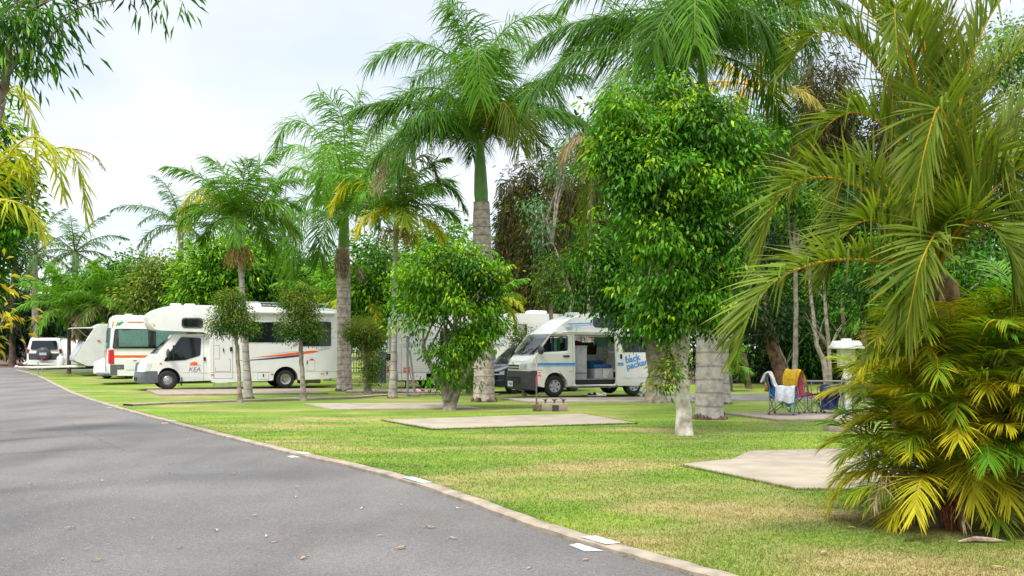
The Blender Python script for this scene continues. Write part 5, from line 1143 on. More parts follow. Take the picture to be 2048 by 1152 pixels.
MB().tube([(0, 0, -.02), (0, 0, 1.95)], .036, 10).build('post', mat('post_grey', (.22, .26, .26), .5, .3), sp_); MB().box((-.06, .03, 1.66), (.40, .03, .16)).box((.16, .0, 1.70), (.16, .02, .10)).build('plate', mat('plate_grey', (.40, .42, .43), .5), sp_, bevel=.004)
MB().tube([(.22, .3, .02), (.05, .2, 1.5)], .035, 8).build('brace', STEEL, sp_, smooth=60); MB().box((.17, .25, .03), (.38, .3, .09)).build('footing', CONC, sp_, bevel=.02)
p = G(808, 788); ld = empty('step_ladder', (p.x, p.y + .5, 0), R(12), 'narrow timber step ladder leaning on the ribbed caravan corner', 'ladder')
mb = MB()
for x in (-.14, .10): mb.tube([(x, 0, .04), (x + .03, .25, 1.95)], .014, 6)
mb.build('rail', mat('ladder_timber', (.45, .30, .18), .7), ld)
for z in (.5, .8, 1.1): MB().tube([(-.13, .02 + z * .12, z), (.11, .02 + z * .12, z)], .010, 5).build('rung', STEEL, ld)
p = G(835, 790); rp = MB().tube([(-.28, .1, 1.35), (-.05, 0, .22), (.12, -.02, .05)], .016, 6).build('red_pole', mat('red_pole_paint', (.45, .08, .05), .6)); rp.location = (p.x - .1, p.y, 0); tag(rp, 'thin red pole slanting down beside the grey steel post', 'pole')
for i, (x, lab, m) in enumerate(((838, 'pink sandal lying by the caravan wheel', PKS), (846, 'red brown sandal lying beside the pink sandal', REDC))): shoe(lab, x, 786.5, .2 + i, m)
# fences
def fence(name, label, x0, x1, y, h, m, gap, wd):
    root = empty(name, (x0, y, T(y)), 0, label, 'fence'); L_ = x1 - x0; mb = MB(); x = 0; r = random.Random(3)
    while x < L_: mb.box((x, 0, h / 2 + r.uniform(-.01, .01)), (wd, .02, h)); x += gap
    mb.build('palings', m, root, smooth=0, fix=False)
    for z in (h * .18, h * .85): MB().box((L_ / 2, .03, z), (L_, .04, .06)).build('rail', m, root)
    n = int(L_ / 2.4) + 1
    for i in range(n): MB().box((i * L_ / max(1, n - 1), .07, h / 2), (.08, .06, h + .06)).build('post', m, root)
fence('paling_fence', 'grey steel picket fence behind the large ringed palm trunk', (640 - 1024) * 54 / F, (800 - 1024) * 54 / F, 54, 1.25, mat('fence_grey', (.28, .33, .31), .6), .14, .05)
fence('timber_fence', 'dark weathered timber fence under the palms at the far left', (-120 - 1024) * 72 / F, (260 - 1024) * 72 / F, 72, 1.7, mat('fence_dark', (.075, .065, .07), .9), .16, .14)
# person standing in the van, seen from behind ------------------------------------------------
def skin_chain(verts, edges, radii, name, m, parent, sub=2):
    me = bpy.data.meshes.new(name); me.from_pydata(verts, edges, []); o = link(bpy.data.objects.new(name, me), parent)
    md = o.modifiers.new('s', 'SKIN'); md.use_smooth_shade = True; me.skin_vertices[0].data[0].use_root = True
    for i, r_ in enumerate(radii): me.skin_vertices[0].data[i].radius = r_ if isinstance(r_, tuple) else (r_, r_)
    ms = o.modifiers.new('u', 'SUBSURF'); ms.levels = ms.render_levels = sub; bake(o); o.data.materials.clear(); o.data.materials.append(m); return o
SKIN = mat('skin', (.52, .30, .20), .55)
# figure faces +y (away from the viewer), origin at the feet
pr_ = empty('person', (0, 0, 0), 0, 'person in teal top and pale grey shorts standing inside the open van', 'person')
V_ = [(0, 0, .90), (0, .0, 1.05), (0, .02, 1.22), (0, .05, 1.36), (0, .07, 1.44), (0, .10, 1.54), (0, .12, 1.60)]
Rr = [(.14, .10), (.13, .10), (.15, .11), (.13, .09), .05, .075, .085]; E_ = [(i, i + 1) for i in range(6)]
for s in (-1, 1):
    b = len(V_); V_ += [(s * .09, 0, .84), (s * .10, .02, .48), (s * .10, -.02, .10), (s * .11, .09, .03), (s * .11, .17, .025)]; Rr += [.085, .055, .038, .035, .025]; E_ += [(0, b), (b, b + 1), (b + 1, b + 2), (b + 2, b + 3), (b + 3, b + 4)]
    b = len(V_); V_ += [(s * .18, .05, 1.36), (s * .24, .08, 1.10), (s * .20, .30, 1.02), (s * .19, .37, 1.01)]; Rr += [.05, .038, .028, .022]; E_ += [(3, b), (b, b + 1), (b + 1, b + 2), (b + 2, b + 3)]
    h = b + 3
    for k in range(5):
        f0 = len(V_); dx = (k - 1.5) * .018 if k < 4 else -s * .035; ln = (.07, .085, .08, .06, .05)[k]
        V_ += [(s * .19 + dx, .40 if k < 4 else .385, 1.01), (s * .19 + dx * 1.15, .40 + ln * .6, 1.0), (s * .19 + dx * 1.2, .40 + ln, .985)]; Rr += [.009, .008, .006]; E_ += [(h, f0), (f0, f0 + 1), (f0 + 1, f0 + 2)]
skin_chain(V_, E_, Rr, 'body', SKIN, pr_)
MB().ball((0, .115, 1.60), (.075, .09, .11), 16, 12).build('head', SKIN, pr_); MB().ball((0, .095, 1.63), (.083, .095, .10), 16, 12, wob=.05).build('hair', mat('brown_hair', (.07, .04, .02), .8), pr_)
mb = MB(); mb.tube([(0, .0, .86), (0, 0, 1.0), (0, .02, 1.2), (0, .05, 1.36), (0, .06, 1.43)], [.19, .17, .18, .17, .07], 16)
for s in (-1, 1): mb.tube([(s * .12, .05, 1.36), (s * .19, .05, 1.33), (s * .24, .07, 1.18)], [.075, .07, .06], 10)
mb.build('top', clothmat('teal_top', (.14, .34, .33)), pr_, 70)
mb = MB().tube([(0, 0, .80), (0, 0, .95), (0, 0, 1.02)], [.19, .185, .17], 16)
for s in (-1, 1): mb.tube([(s * .085, 0, .86), (s * .10, 0, .62)], [.115, .12], 12)
mb.build('shorts', clothmat('grey_shorts', (.42, .46, .45)), pr_, 70)
mw = Matrix.Rotation(RZ, 3, 'Z') @ Vector((-2.22, -.10, 0)); pr_.location = (hiace.location.x + mw.x, hiace.location.y + mw.y, hiace.location.z + .54); pr_.rotation_euler.z = R(10)
# ------------------------------------------------------------------ planting
def pth(base, D, *pts):
    out = []
    for p in pts:
        d = p[2] if len(p) > 2 else D; D_ = d; out.append(tuple(at(p[0], p[1], d) - base))
    return catmull(out, 4)
# royal palms -------------------------------------------------------------------
def rf(base, D, lst, ll, fcs, **kw):
    out = []
    for k, (pts, fc) in enumerate([(l[:-1], l[-1]) if isinstance(l[-1], str) else (l, fcs) for l in lst]):
        last = D; pp = []
        for p in pts:
            if len(p) > 2: last = p[2]
            pp.append((p[0], p[1], last))
        d = dict(path=pth(base, D, *pp), ll=ll, fc=fc); d.update(kw); out.append(d)
    return out
b = G(968, 803); D = b.y
fr = rf(b, D, [
 [(959, 285), (940, 160), (880, 100), (810, 85), (745, 120)],
 [(959, 285), (905, 195), (850, 175), (780, 205), (742, 260)],
 [(957, 288), (930, 250, D - 1), (870, 238), (800, 262), (748, 320), 'royaldk'],
 [(959, 280), (935, 120), (905, 30), (880, -40), 'fresh'],
 [(960, 280), (968, 150), (1000, 70), (1050, 35), (1112, 30)],
 [(959, 280), (958, 150, D - 1.6), (955, 95, D - 2.6), (958, 120, D - 3.3), (962, 195, D - 3.6), 'royal'],
 [(964, 285), (985, 225, D - 1), (1005, 205, D - 1.8), (1028, 235, D - 2), (1040, 290), 'olive'],
 [(965, 285), (1010, 205, D + .5), (1060, 165), (1105, 180), (1135, 240)],
 [(960, 280), (985, 120, D + 2), (1020, 70, D + 3.4), (1070, 90, D + 4)],
 [(957, 280), (925, 160, D + 2), (880, 135, D + 3.2), (820, 160, D + 4), 'royaldk'],
 [(956, 285), (915, 250, D - 1), (865, 245, D - 1.8), (815, 290, D - 2), (790, 350), 'royaldk'],
 [(959, 280), (950, 140, D - .5), (930, 50, D - .8), (895, 10)],
 [(956, 290), (900, 250, D + 1), (840, 255, D + 2), (790, 310), 'royaldk'],
 [(962, 288), (1000, 255, D + 1), (1045, 240, D + 2), (1080, 285), 'royaldk'],
], 1.32, 'royal', n=140, droop=1.1, w=.0145, vee=.28, rad=.035, a0=75, a1=42, jit=.2, start=.12, segs=4, prof=(.75, 1, .6))
fr += auto_fronds(at(960, 285, D) - b, 8, 4.0, 68, 32, 78, ll=1.32, n=130, droop=1.1, w=.0145, vee=.25, rad=.035, fc='royaldk', jit=.18, segs=4, bend0=70, bend1=75)
palm('royal_palm', 'tall royal palm with bright green crownshaft and ringed grey trunk in the centre', b, D,
     [(968, 803, 45), (968, 740, 40), (966, 600, 38), (964, 480, 37), (963, 404, 32)], fr, shaft=[(963, 404, 26), (962, 385, 28), (961, 350, 25), (960, 310, 19), (959, 280, 15)], seed=1)
b = G(1419, 838); D = b.y; cx, cy = 1405, 110
fr = auto_fronds(at(cx, cy, D) - b, 10, 4.3, 55, 0, 77, ll=1.25, n=130, droop=1.1, w=.0135, vee=.25, rad=.035, fc='royaldk', jit=.18, segs=4, bend0=75, bend1=80) + rf(b, D, [
 [(cx, cy), (1350, 30), (1270, 20), (1180, 45), (1125, 110)],
 [(cx, cy + 5), (1340, 90, D - 1), (1240, 92, D - 1.4), (1140, 115), (1060, 185), 'royaldk'],
 [(cx, cy), (1360, -20, D - 1), (1300, -70, D - 1.5), (1200, -60), (1130, 0)],
 [(cx, cy), (1450, 0), (1520, -30), (1590, 10), (1620, 90), 'royaldk'],
 [(cx, cy), (1440, 40, D - 1), (1490, 20, D - 1.6), (1540, 60), (1560, 130), 'royaldk'],
 [(cx, cy), (1400, 0, D - 1.4), (1395, -40, D - 2.4), (1390, 10, D - 3.2), (1390, 90, D - 3.5)],
 [(cx, cy), (1380, 30, D - 1.5), (1350, 10, D - 2.5), (1320, 50, D - 3.1), (1305, 120), 'royaldk'],
 [(cx, cy), (1430, 20, D + 1.5), (1470, -20, D + 2.6), (1530, 0, D + 3.3)],
 [(cx, cy), (1350, 60, D + 1.4), (1280, 50, D + 2.4), (1200, 90, D + 3), 'royaldk'],
 [(cx, cy), (1450, 80, D + 1.4), (1510, 90, D + 2), (1570, 150, D + 2.2), 'olive'],
 [(cx, cy + 5), (1360, 110, D - 1.4), (1300, 110, D - 2), (1240, 150, D - 2.4), (1210, 220)],
 [(cx, cy), (1400, -30), (1370, -140), (1340, -200)],
 [(1350, 180, D + .5), (1240, 215, D + 1), (1195, 290, D + 1.2), (1182, 380), (1180, 455), 'olive'],
], 1.25, 'royal', n=150, droop=1.1, w=.0135, vee=.25, rad=.035, a0=75, a1=42, jit=.18, start=.10, segs=4, prof=(.75, 1, .6))
palm('royal_palm', 'broad ringed grey palm rising behind the white-barked leafy tree, dark fronds on top', b, D,
     [(1419, 838, 58), (1418, 760, 54), (1416, 680, 46), (1412, 500, 40), (1409, 300, 34), (1407, 250, 30)], fr, bark=PBARKW, shaft=[(1407, 252, 26), (1406, 180, 22), (1405, 110, 14)], seed=2)
b = G(1450, 808); D = b.y
fr = auto_fronds(at(1500, 170, D) - b, 9, 2.6, 60, -30, 5, ll=.62, n=70, droop=1.1, w=.016, rad=.03, fc='gold', jit=.3, bend1=70, old=(.4, 'dry'))
palm('royal_palm', 'slimmer grey palm trunk right behind the broad ringed one, yellow hanging fronds', b, D, [(1450, 808, 26), (1446, 740, 22), (1452, 500, 18), (1490, 200, 15)], fr, bark=PBARKW, seed=3)
b = G(689, 782); D = b.y; c = (690, 440)
fr = rf(b, D, [
 [c, (670, 320), (625, 255), (575, 245), (545, 310)],
 [c, (640, 365), (592, 335), (557, 370), (545, 450)],
 [c, (702, 300), (708, 225), (722, 185)],
 [c, (650, 395), (600, 400), (570, 450), (556, 530), 'royal'],
 [c, (680, 330, 34), (662, 290, 32.8), (650, 330, 32.3), (645, 400)],
 [c, (730, 340), (780, 300), (822, 345), 'royal'],
 [c, (720, 320, 38), (760, 250, 39), (790, 240)],
 [c, (668, 425, 34.5), (648, 450, 33.6), (638, 520, 33.4), 'royaldk'],
 [c, (640, 330, 38), (600, 290, 39.5), (565, 300)],
 [c, (690, 300, 34.5), (680, 220, 33.6), (640, 190, 33)],
 [c, (715, 400, 35), (745, 390, 34), (765, 440, 33.6), 'royaldk'],
 [c, (620, 420, 35), (590, 470, 34.5), (580, 560, 34.4), 'royal'],
], 1.32, 'fresh', n=125, droop=1.05, w=.017, vee=.3, rad=.035, a0=72, a1=40, jit=.2, segs=4, prof=(.7, 1, .6))
r_ = palm('royal_palm', 'royal palm beside the motorhome rear with a dead brown sheath hanging from its trunk', b, D, [(689, 782, 31), (688, 680, 28), (687, 560, 27), (687, 495, 24)], fr, shaft=[(687, 496, 22), (688, 470, 22), (690, 430, 15)], seed=4)
mb = MB(); rd = random.Random(2)
for k in range(40):
    a = at(687 + rd.uniform(-11, 11), 500, D) - b; a.y -= .25; mb.tube([a, a + Vector((rd.uniform(-.08, .08), -.05, -.5)), a + Vector((rd.uniform(-.15, .2), rd.uniform(-.1, .05), -rd.uniform(.8, 1.15)))], [.03, .02, .006], 4)
for k in range(26):
    a = at(700, 520, D) - b; mb.tube([a, a + Vector((.3, -.1, -.25)), a + Vector((.3 + rd.uniform(-.1, .35), rd.uniform(-.2, .1), -rd.uniform(.5, .95)))], [.03, .02, .005], 4)
mb.build('dead_sheath', mat('dead_sheath', (.32, .22, .15), .9, noise=(9, .3)), r_)
# slender palms with fruit
def fruit(root, c, r, seed, strands=70):
    rd = random.Random(seed); mb = MB()
    for k in range(strands):
        az = rd.uniform(0, 6.28); l = r * rd.uniform(.6, 1.15); p = Vector(c); q = p + Vector((math.cos(az) * l * .6, math.sin(az) * l * .6, rd.uniform(-.1, .25) * r)); e = q + Vector((math.cos(az) * l * .35, math.sin(az) * l * .35, -rd.uniform(.5, 1.1) * r))
        mb.tube([p, q, e], [.012, .009, .006], 4)
        for t in (.3, .6, .9): w = q.lerp(e, t); mb.ball(w + Vector((rd.uniform(-.02, .02),) * 3), .016, 5, 4)
    mb.build('fruit_cluster', mat('fruit_straw', (.36, .25, .05), .8, noise=(8, .3)), root)
b = G(785, 796); D = b.y; c = at(795, 428, D) - b
fr = auto_fronds(c, 14, 2.35, 75, 5, 11, ll=.85, n=70, w=.018, droop=.8, rad=.028, fc='fresh', jit=.25, bend0=60, bend1=90, old=(.75, 'yellow'))
fr += rf(b, D, [[(795, 428), (745, 375), (695, 360), (662, 420), 'yellow'], [(795, 428), (850, 375), (900, 370), (930, 415)], [(795, 425), (800, 350, D - .8), (775, 310, D - 1.2), (755, 380, D - 1.6), 'dry'], [(795, 425), (820, 340), (850, 310), (880, 360), 'olive']], .85, 'royal', n=70, w=.018, droop=.9, rad=.028, jit=.25)
r_ = palm('slender_palm', 'slender pale palm leaning in front of the ribbed caravan, straw fruit cluster under yellowing fronds', b, D, [(783, 796, 19), (787, 740, 13), (789, 640, 11), (789, 560, 10), (793, 440, 9)], fr, bark=PBARKW, seed=12); fruit(r_, at(788, 462, D) - b, .55, 1)
b = G(497, 797); D = b.y; c = at(478, 440, D) - b
fr = auto_fronds(c, 17, 2.45, 85, 8, 21, az0=.4, ll=.85, n=74, w=.017, droop=.75, rad=.026, fc='royal', jit=.25, bend0=55, bend1=85)
fr += rf(b, D, [[(478, 440), (425, 385), (378, 392), (355, 470), 'yellow'], [(478, 440), (430, 400, D + 1), (395, 400), (375, 450), 'yellow'], [(478, 440), (530, 400), (570, 430), (590, 480), 'olive']], .8, 'yellow', n=60, w=.017, droop=1.0, rad=.026, jit=.25, mixc=('fresh', .25))
r_ = palm('slender_palm', 'slender pale palm in front of the motorhome with two straw fruit clusters and arching fronds', b, D, [(498, 797, 20), (493, 730, 14), (488, 640, 12), (482, 540, 11), (478, 450, 10)], fr, bark=PBARKW, seed=13); fruit(r_, at(480, 500, D) - b, .52, 2); fruit(r_, at(476, 512, D) - b, .42, 3)
# palms in the background, each crown one mesh
def bgpalm(label, cx, cy, D, n, L, fc, seed, ll=.5, e=(80, -25), foot=None, tw=14, old=None, nn=48, w=.03, droop=.9, bark=BARK):
    b = Vector(((cx - 1024) * D / F, D, T(D))); c = at(cx, cy, D) - b; kw = dict(ll=ll, n=nn, w=w, droop=droop, rad=.04, fc=fc, jit=.25, bend0=55, bend1=90)
    if old: kw['old'] = old
    return palm('background_palm', label, b, D, [(foot or cx, 700 + (EYE - T(D)) * F / D, tw), (cx, cy, tw * .7)], auto_fronds(c, n, L, e[0], e[1], seed, **kw), bark=bark, one=True, seed=seed)
bgpalm('feathery blue-green palm far behind left of the slender palm by the motorhome', 362, 452, 56, 14, 3.9, 'far', 31, .75, (75, -20), w=.022)
bgpalm('feathery palm far back above the left end of the pop-top caravan', 150, 505, 58, 13, 3.2, 'far', 32, .65, (75, -20), w=.022)
bgpalm('grey-green palm far back at the left edge above the timber fence', 70, 510, 60, 12, 3.4, 'far', 33, .65, (80, -25), w=.022)
bgpalm('bright low palm with broad arching fronds above the four wheel drive', 138, 622, 52, 20, 3.3, 'fresh', 34, .75, (85, -5), old=(.8, 'dry'), tw=8, bark=BARKD, nn=54)
bgpalm('low palm with folded drooping fronds above the pop-top caravan roof', 208, 612, 51.5, 18, 2.9, 'royal', 35, .75, (85, -15), old=(.85, 'dry'), tw=8, bark=BARKD, nn=50)
bgpalm('dark palm behind the mulch bed at the far left', 25, 610, 62, 12, 3.0, 'fardk', 36, .6, (80, -30), old=(.5, 'dry'))
bgpalm('upright fresh green palm just left of the tall central trunk, behind the bushy tree', 905, 540, 40, 11, 2.7, 'fresh', 37, .55, (88, 5), old=(.6, 'olive'))
bgpalm('arching palm between the ringed palm and the slender fruiting palm', 735, 590, 43, 11, 2.6, 'fresh', 38, .55, (70, -10), old=(.5, 'yellow'))
bgpalm('palm with one pale arching frond above the middle of the motorhome', 655, 600, 45, 11, 2.6, 'fresh', 39, .6, (75, -5), old=(.6, 'yellow'))
bgpalm('palm behind the second slender fruit cluster above the motorhome roof', 520, 470, 50, 12, 2.6, 'far', 40, .6, (75, -20))
bgpalm('palm with fronds spilling right of the bushy tree', 985, 600, 42, 9, 1.9, 'fresh', 42, .5, (60, -10), old=(.3, 'yellow'))
bgpalm('small fan of palm fronds on the forest edge behind the lamp pedestal', 1728, 640, 34, 10, 1.3, 'royal', 43, .42, (85, -15), w=.014)
bgpalm('young palm on the forest edge right of the ringed palm trunks', 1463, 740, 36, 9, 1.0, 'fresh', 44, .35, (85, 0), tw=5, w=.014)
bgpalm('palm crown high behind the leafy tree on its left with grey dead fronds', 1180, 262, 39, 8, 2.3, 'dry', 45, .8, (20, -60), nn=60, w=.016, droop=1.4)
# leafy trees ----------------------------------------------------------------------
b = G(1370, 870); D = b.y
tree('leafy_tree', 'large dense leafy tree with pale blotched trunk and yellow-green new growth on top', b, D,
  [[(1370, 870, 35), (1366, 800, 29), (1362, 740, 27), (1366, 690, 26), (1372, 630, 20)], [(1362, 740, 16), (1350, 700, 14), (1338, 640, 12), (1320, 560, 9)], [(1366, 680, 14), (1385, 640, 14), (1410, 560, 10)], [(1372, 650, 10), (1430, 620, 8), (1480, 560, 5)], [(1370, 640, 12), (1350, 520, 10), (1320, 400, 7), (1300, 300, 4)]],
  [(1374.6, 225, 69.8, 55.8), (1300.7, 265, 74.4, 69.8), (1431.2, 265, 79.0, 65.1), (1270.2, 350, 69.8, 74.4), (1352.9, 350, 111.6, 102.3), (1448.6, 360, 69.8, 83.7), (1309.4, 440, 74.4, 74.4), (1409.4, 450, 81.8, 79.0), (1344.2, 540, 79.0, 74.4), (1418.1, 540, 65.1, 76.3), (1370.3, 620, 79.0, 55.8), (1309.4, 600, 51.2, 55.8), (1415.5, 612, 41.9, 37.2), (1357.2, 180, 37.2, 32.6), (1483.4, 300, 37.2, 46.5), (1248.5, 240, 37.2, 37.2), (1244.1, 300, 41.9, 46.5), (1235.4, 230, 20.5, 24.2), (1335.5, 195, 24.2, 22.3), (1405.1, 200, 27.9, 22.3), (1457.3, 225, 24.2, 22.3), (1505.1, 260, 16.7, 24.2), (1213.7, 330, 20.5, 27.9), (1505.1, 420, 18.6, 31.6), (1235.4, 420, 20.5, 24.2), (1270.2, 500, 24.2, 24.2), (1274.6, 570, 22.3, 18.6)],
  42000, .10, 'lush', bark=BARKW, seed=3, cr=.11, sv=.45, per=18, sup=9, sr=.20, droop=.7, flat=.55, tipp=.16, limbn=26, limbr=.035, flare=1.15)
o_ = [o for o in bpy.data.objects if o.name.startswith('leafy_tree')][-1]
cloud('side_sprig', px_blobs([(1338, 735, 16, 40, -.1), (1325, 765, 16, 20), (1352, 700, 12, 20)], D, b), 520, .09, 'rusty', o_, per=13, cr=.10, seed=8, tipp=.5)
b = G(1311, 806); D = b.y
tree('leafy_tree', 'darker leafy tree with forked brown trunk standing at the rear end of the open van', b, D,
  [[(1311, 806, 38), (1310, 750, 32), (1304, 700, 24), (1285, 640, 16)], [(1312, 750, 26), (1328, 700, 20), (1335, 640, 14)]],
  [(1190, 535, 55, 60), (1235, 578, 68, 46), (1158, 588, 38, 28), (1290, 560, 70, 80), (1245, 500, 45, 40), (1300, 640, 60, 45), (1190, 480, 25, 25), (1262, 615, 36, 22), (1340, 600, 50, 60)],
  17000, .13, 'dark', seed=4, cr=.2, per=20, sup=8, sr=.3, droop=.7, flat=.55, tipp=.22, limbn=18, limbr=.05)
b = G(898, 820); D = b.y
tree('leafy_tree', 'multi-stemmed bushy tree with glossy bright leaves in the middle of the lawn', b, D,
  [[(897, 820, 25), (893, 795, 17), (882, 765, 14), (862, 735, 12), (845, 690, 8)], [(893, 802, 15), (905, 770, 11), (915, 730, 9), (915, 680, 7)], [(902, 815, 16), (920, 770, 12), (938, 735, 11), (965, 690, 7)], [(893, 798, 12), (895, 740, 8), (890, 690, 6)]],
  [(895.2, 550, 79.0, 46.5), (848.2, 590, 51.2, 51.2), (951.6, 575, 51.2, 51.2), (893.4, 628, 78.1, 46.5), (843.5, 545, 41.9, 37.2), (937.5, 525, 46.5, 26.0), (867.0, 510, 37.2, 18.6), (902.8, 690, 48.4, 37.2), (961.0, 640, 32.6, 37.2), (890.5, 735, 26.0, 27.9), (942.2, 690, 22.3, 20.5), (899.9, 760, 20.5, 16.7), (979.8, 560, 20.5, 27.9)],
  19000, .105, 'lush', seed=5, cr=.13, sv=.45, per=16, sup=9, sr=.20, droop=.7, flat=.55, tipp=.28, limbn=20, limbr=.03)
def lolly(label, bx, by, tr, bl, n, size, pal, seed, **kw):
    b = G(bx, by); kw.setdefault('cr', .14); kw.setdefault('tipp', .25); tree('small_tree', label, b, b.y, [tr], bl, n, size, pal, group=None, seed=seed, per=13, limbn=14, limbr=.018, **kw)
lolly('small round-headed tree with reddish tips left of the motorhome door', 481, 806, [(481, 806, 11), (478, 760, 8), (474, 700, 8), (472, 672, 7)], [(468, 642, 34, 24), (462, 612, 26, 20), (495, 655, 18, 16), (440, 652, 16, 14), (468, 592, 14, 10), (455, 598, 12, 10)], 8500, .066, 'rusty', 51)
lolly('small tree with taller reddish-tipped head in front of the motorhome side windows', 607, 802, [(607, 802, 13), (604, 750, 9), (602, 700, 9), (604, 650, 7), (604, 620, 5)], [(600, 645, 34, 32), (600, 603, 30, 24), (608, 578, 18, 10), (578, 662, 18, 14), (628, 664, 16, 14), (576, 598, 12, 14)], 10500, .066, 'rusty', 52)
lolly('ball-topped small tree with a second bush of leaves low on its trunk', 736, 789, [(736, 789, 15), (733, 740, 12), (728, 700, 10), (727, 680, 8)], [(728, 662, 34, 26), (748, 680, 16, 18), (712, 672, 16, 14), (745, 722, 18, 26), (742, 750, 14, 18)], 13000, .06, 'rusty', 53, tipp=.4)
lolly('small bush between the bushy tree and the central palm trunk', 936, 790, [(936, 790, 12), (936, 770, 10)], [(940, 755, 26, 26), (925, 735, 18, 18)], 2500, .07, 'rusty', 54)
lolly('clipped bush whose top shows above the bonnet of the open van', 1049, 792, [(1049, 792, 8), (1049, 700, 6)], [(1050, 678, 22, 20), (1045, 700, 20, 15)], 3000, .07, 'olive', 55)
# background broadleaf trees
def bgt(label, D, bl, n, size, pal, seed, tr=None, **kw):
    cx = sum(q[0] for q in bl) / len(bl); b = Vector(((cx - 1024) * D / F, D, T(D))); low = max(q[1] for q in bl)
    gy = 700 + (EYE - T(D)) * F / D; kw.setdefault('per', 20); kw.setdefault('cr', .45); kw.setdefault('limbn', 10)
    return tree('background_tree', label, b, D, tr or [[(cx, gy, 12), (cx + 4, (gy + low) / 2, 9), (cx, low, 7)]], bl, n, size, pal, seed=seed, limbr=.06, **kw)
bgt('bright green round tree above the front of the motorhome', 47, [(415, 545, 45, 48), (440, 590, 40, 30), (390, 590, 35, 35), (425, 508, 28, 20), (480, 530, 38, 38), (450, 500, 26, 18)], 9500, .24, 'lush', 61, tipp=.3)
bgt('olive-yellow shrubby tree above the orange-striped camper', 50, [(320, 568, 45, 38), (290, 605, 40, 28), (350, 595, 30, 30), (315, 535, 30, 18)], 7000, .20, 'olive', 62, tipp=.35)
bgt('dark green tree behind the slender palm and motorhome roof', 49, [(520, 560, 50, 45), (560, 590, 40, 35), (490, 590, 40, 30), (540, 515, 36, 25)], 8000, .24, 'dark', 63)
bgt('mid green tree behind the small reddish-tipped trees', 51, [(600, 560, 42, 45), (640, 595, 38, 45), (575, 600, 32, 30), (640, 540, 30, 25)], 7500, .24, 'lush', 64)
bgt('glossy green tree right of the ringed palm trunk', 43, [(740, 530, 45, 45), (755, 590, 45, 45), (715, 600, 35, 50), (765, 640, 30, 30), (735, 490, 25, 15), (720, 660, 30, 30)], 9000, .20, 'lush', 65, tipp=.15)
bgt('dark tree behind the ribbed caravan and bushy tree', 50, [(840, 540, 50, 50), (820, 610, 50, 40), (900, 620, 50, 40), (880, 480, 40, 30)], 7000, .26, 'dark', 66)
bgt('green tree behind the white motorhome roof in the gap of trunks', 52, [(1030, 600, 40, 35), (1065, 620, 35, 25), (1000, 620, 30, 30), (1100, 610, 40, 30)], 6500, .24, 'lush', 67)
bgt('green shrubby tree above the pop-top caravan', 54, [(235, 580, 42, 38), (270, 548, 38, 30), (195, 600, 38, 35), (160, 580, 30, 30)], 7500, .26, 'dark', 68)
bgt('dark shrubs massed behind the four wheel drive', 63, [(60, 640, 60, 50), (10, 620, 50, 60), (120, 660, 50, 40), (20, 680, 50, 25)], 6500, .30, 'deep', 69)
bgt('vine-covered dark tree left of the reddish trunk on the forest edge', 43, [(1540, 600, 40, 70), (1520, 680, 35, 50), (1500, 560, 40, 60)], 6000, .20, 'dark', 70)
bgt('vine-clad green tree behind the camp chairs', 43, [(1620, 650, 30, 60), (1640, 710, 30, 40), (1600, 700, 30, 40), (1650, 590, 30, 40)], 6000, .18, 'dark', 71)
bgt('fresh green tree branch mass between the leafy tree and the long arching frond', 30, [(1590, 400, 35, 22), (1600, 440, 30, 18), (1575, 380, 20, 15)], 1800, .15, 'lush', 72, cr=.25)
bgt('pale feathery gum tree at the top right corner', 34, [(2010, 110, 50, 40), (2040, 80, 40, 40), (1990, 150, 40, 30), (2050, 160, 40, 40), (2060, 250, 60, 60)], 6000, .16, 'pale', 73, per=14, cr=.35)
bgt('blue-green gum sapling in front of the brown she-oaks', 44, [(1070, 410, 20, 14), (1088, 450, 18, 18), (1078, 490, 12, 10), (1130, 300, 22, 22), (1118, 345, 20, 16)], 1500, .15, 'blue', 74, cr=.3, per=12, droop=.8, tr=[[(1150, 742, 8), (1145, 600, 7), (1120, 520, 5), (1090, 450, 3)]])
bgt('yellowish shrub at the foot of the she-oaks above the open van', 44, [(1105, 540, 22, 35), (1095, 580, 20, 25)], 2500, .14, 'olive', 75, cr=.25)
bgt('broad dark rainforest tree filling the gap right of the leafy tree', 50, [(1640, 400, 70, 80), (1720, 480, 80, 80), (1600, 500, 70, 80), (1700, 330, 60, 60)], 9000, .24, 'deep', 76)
bgt('dense green tree behind the foreground palm', 30, [(1780, 560, 80, 60), (1850, 620, 80, 80), (1960, 560, 100, 80), (1760, 500, 40, 35), (2050, 650, 80, 100)], 11000, .20, 'dark', 77, cr=.4)
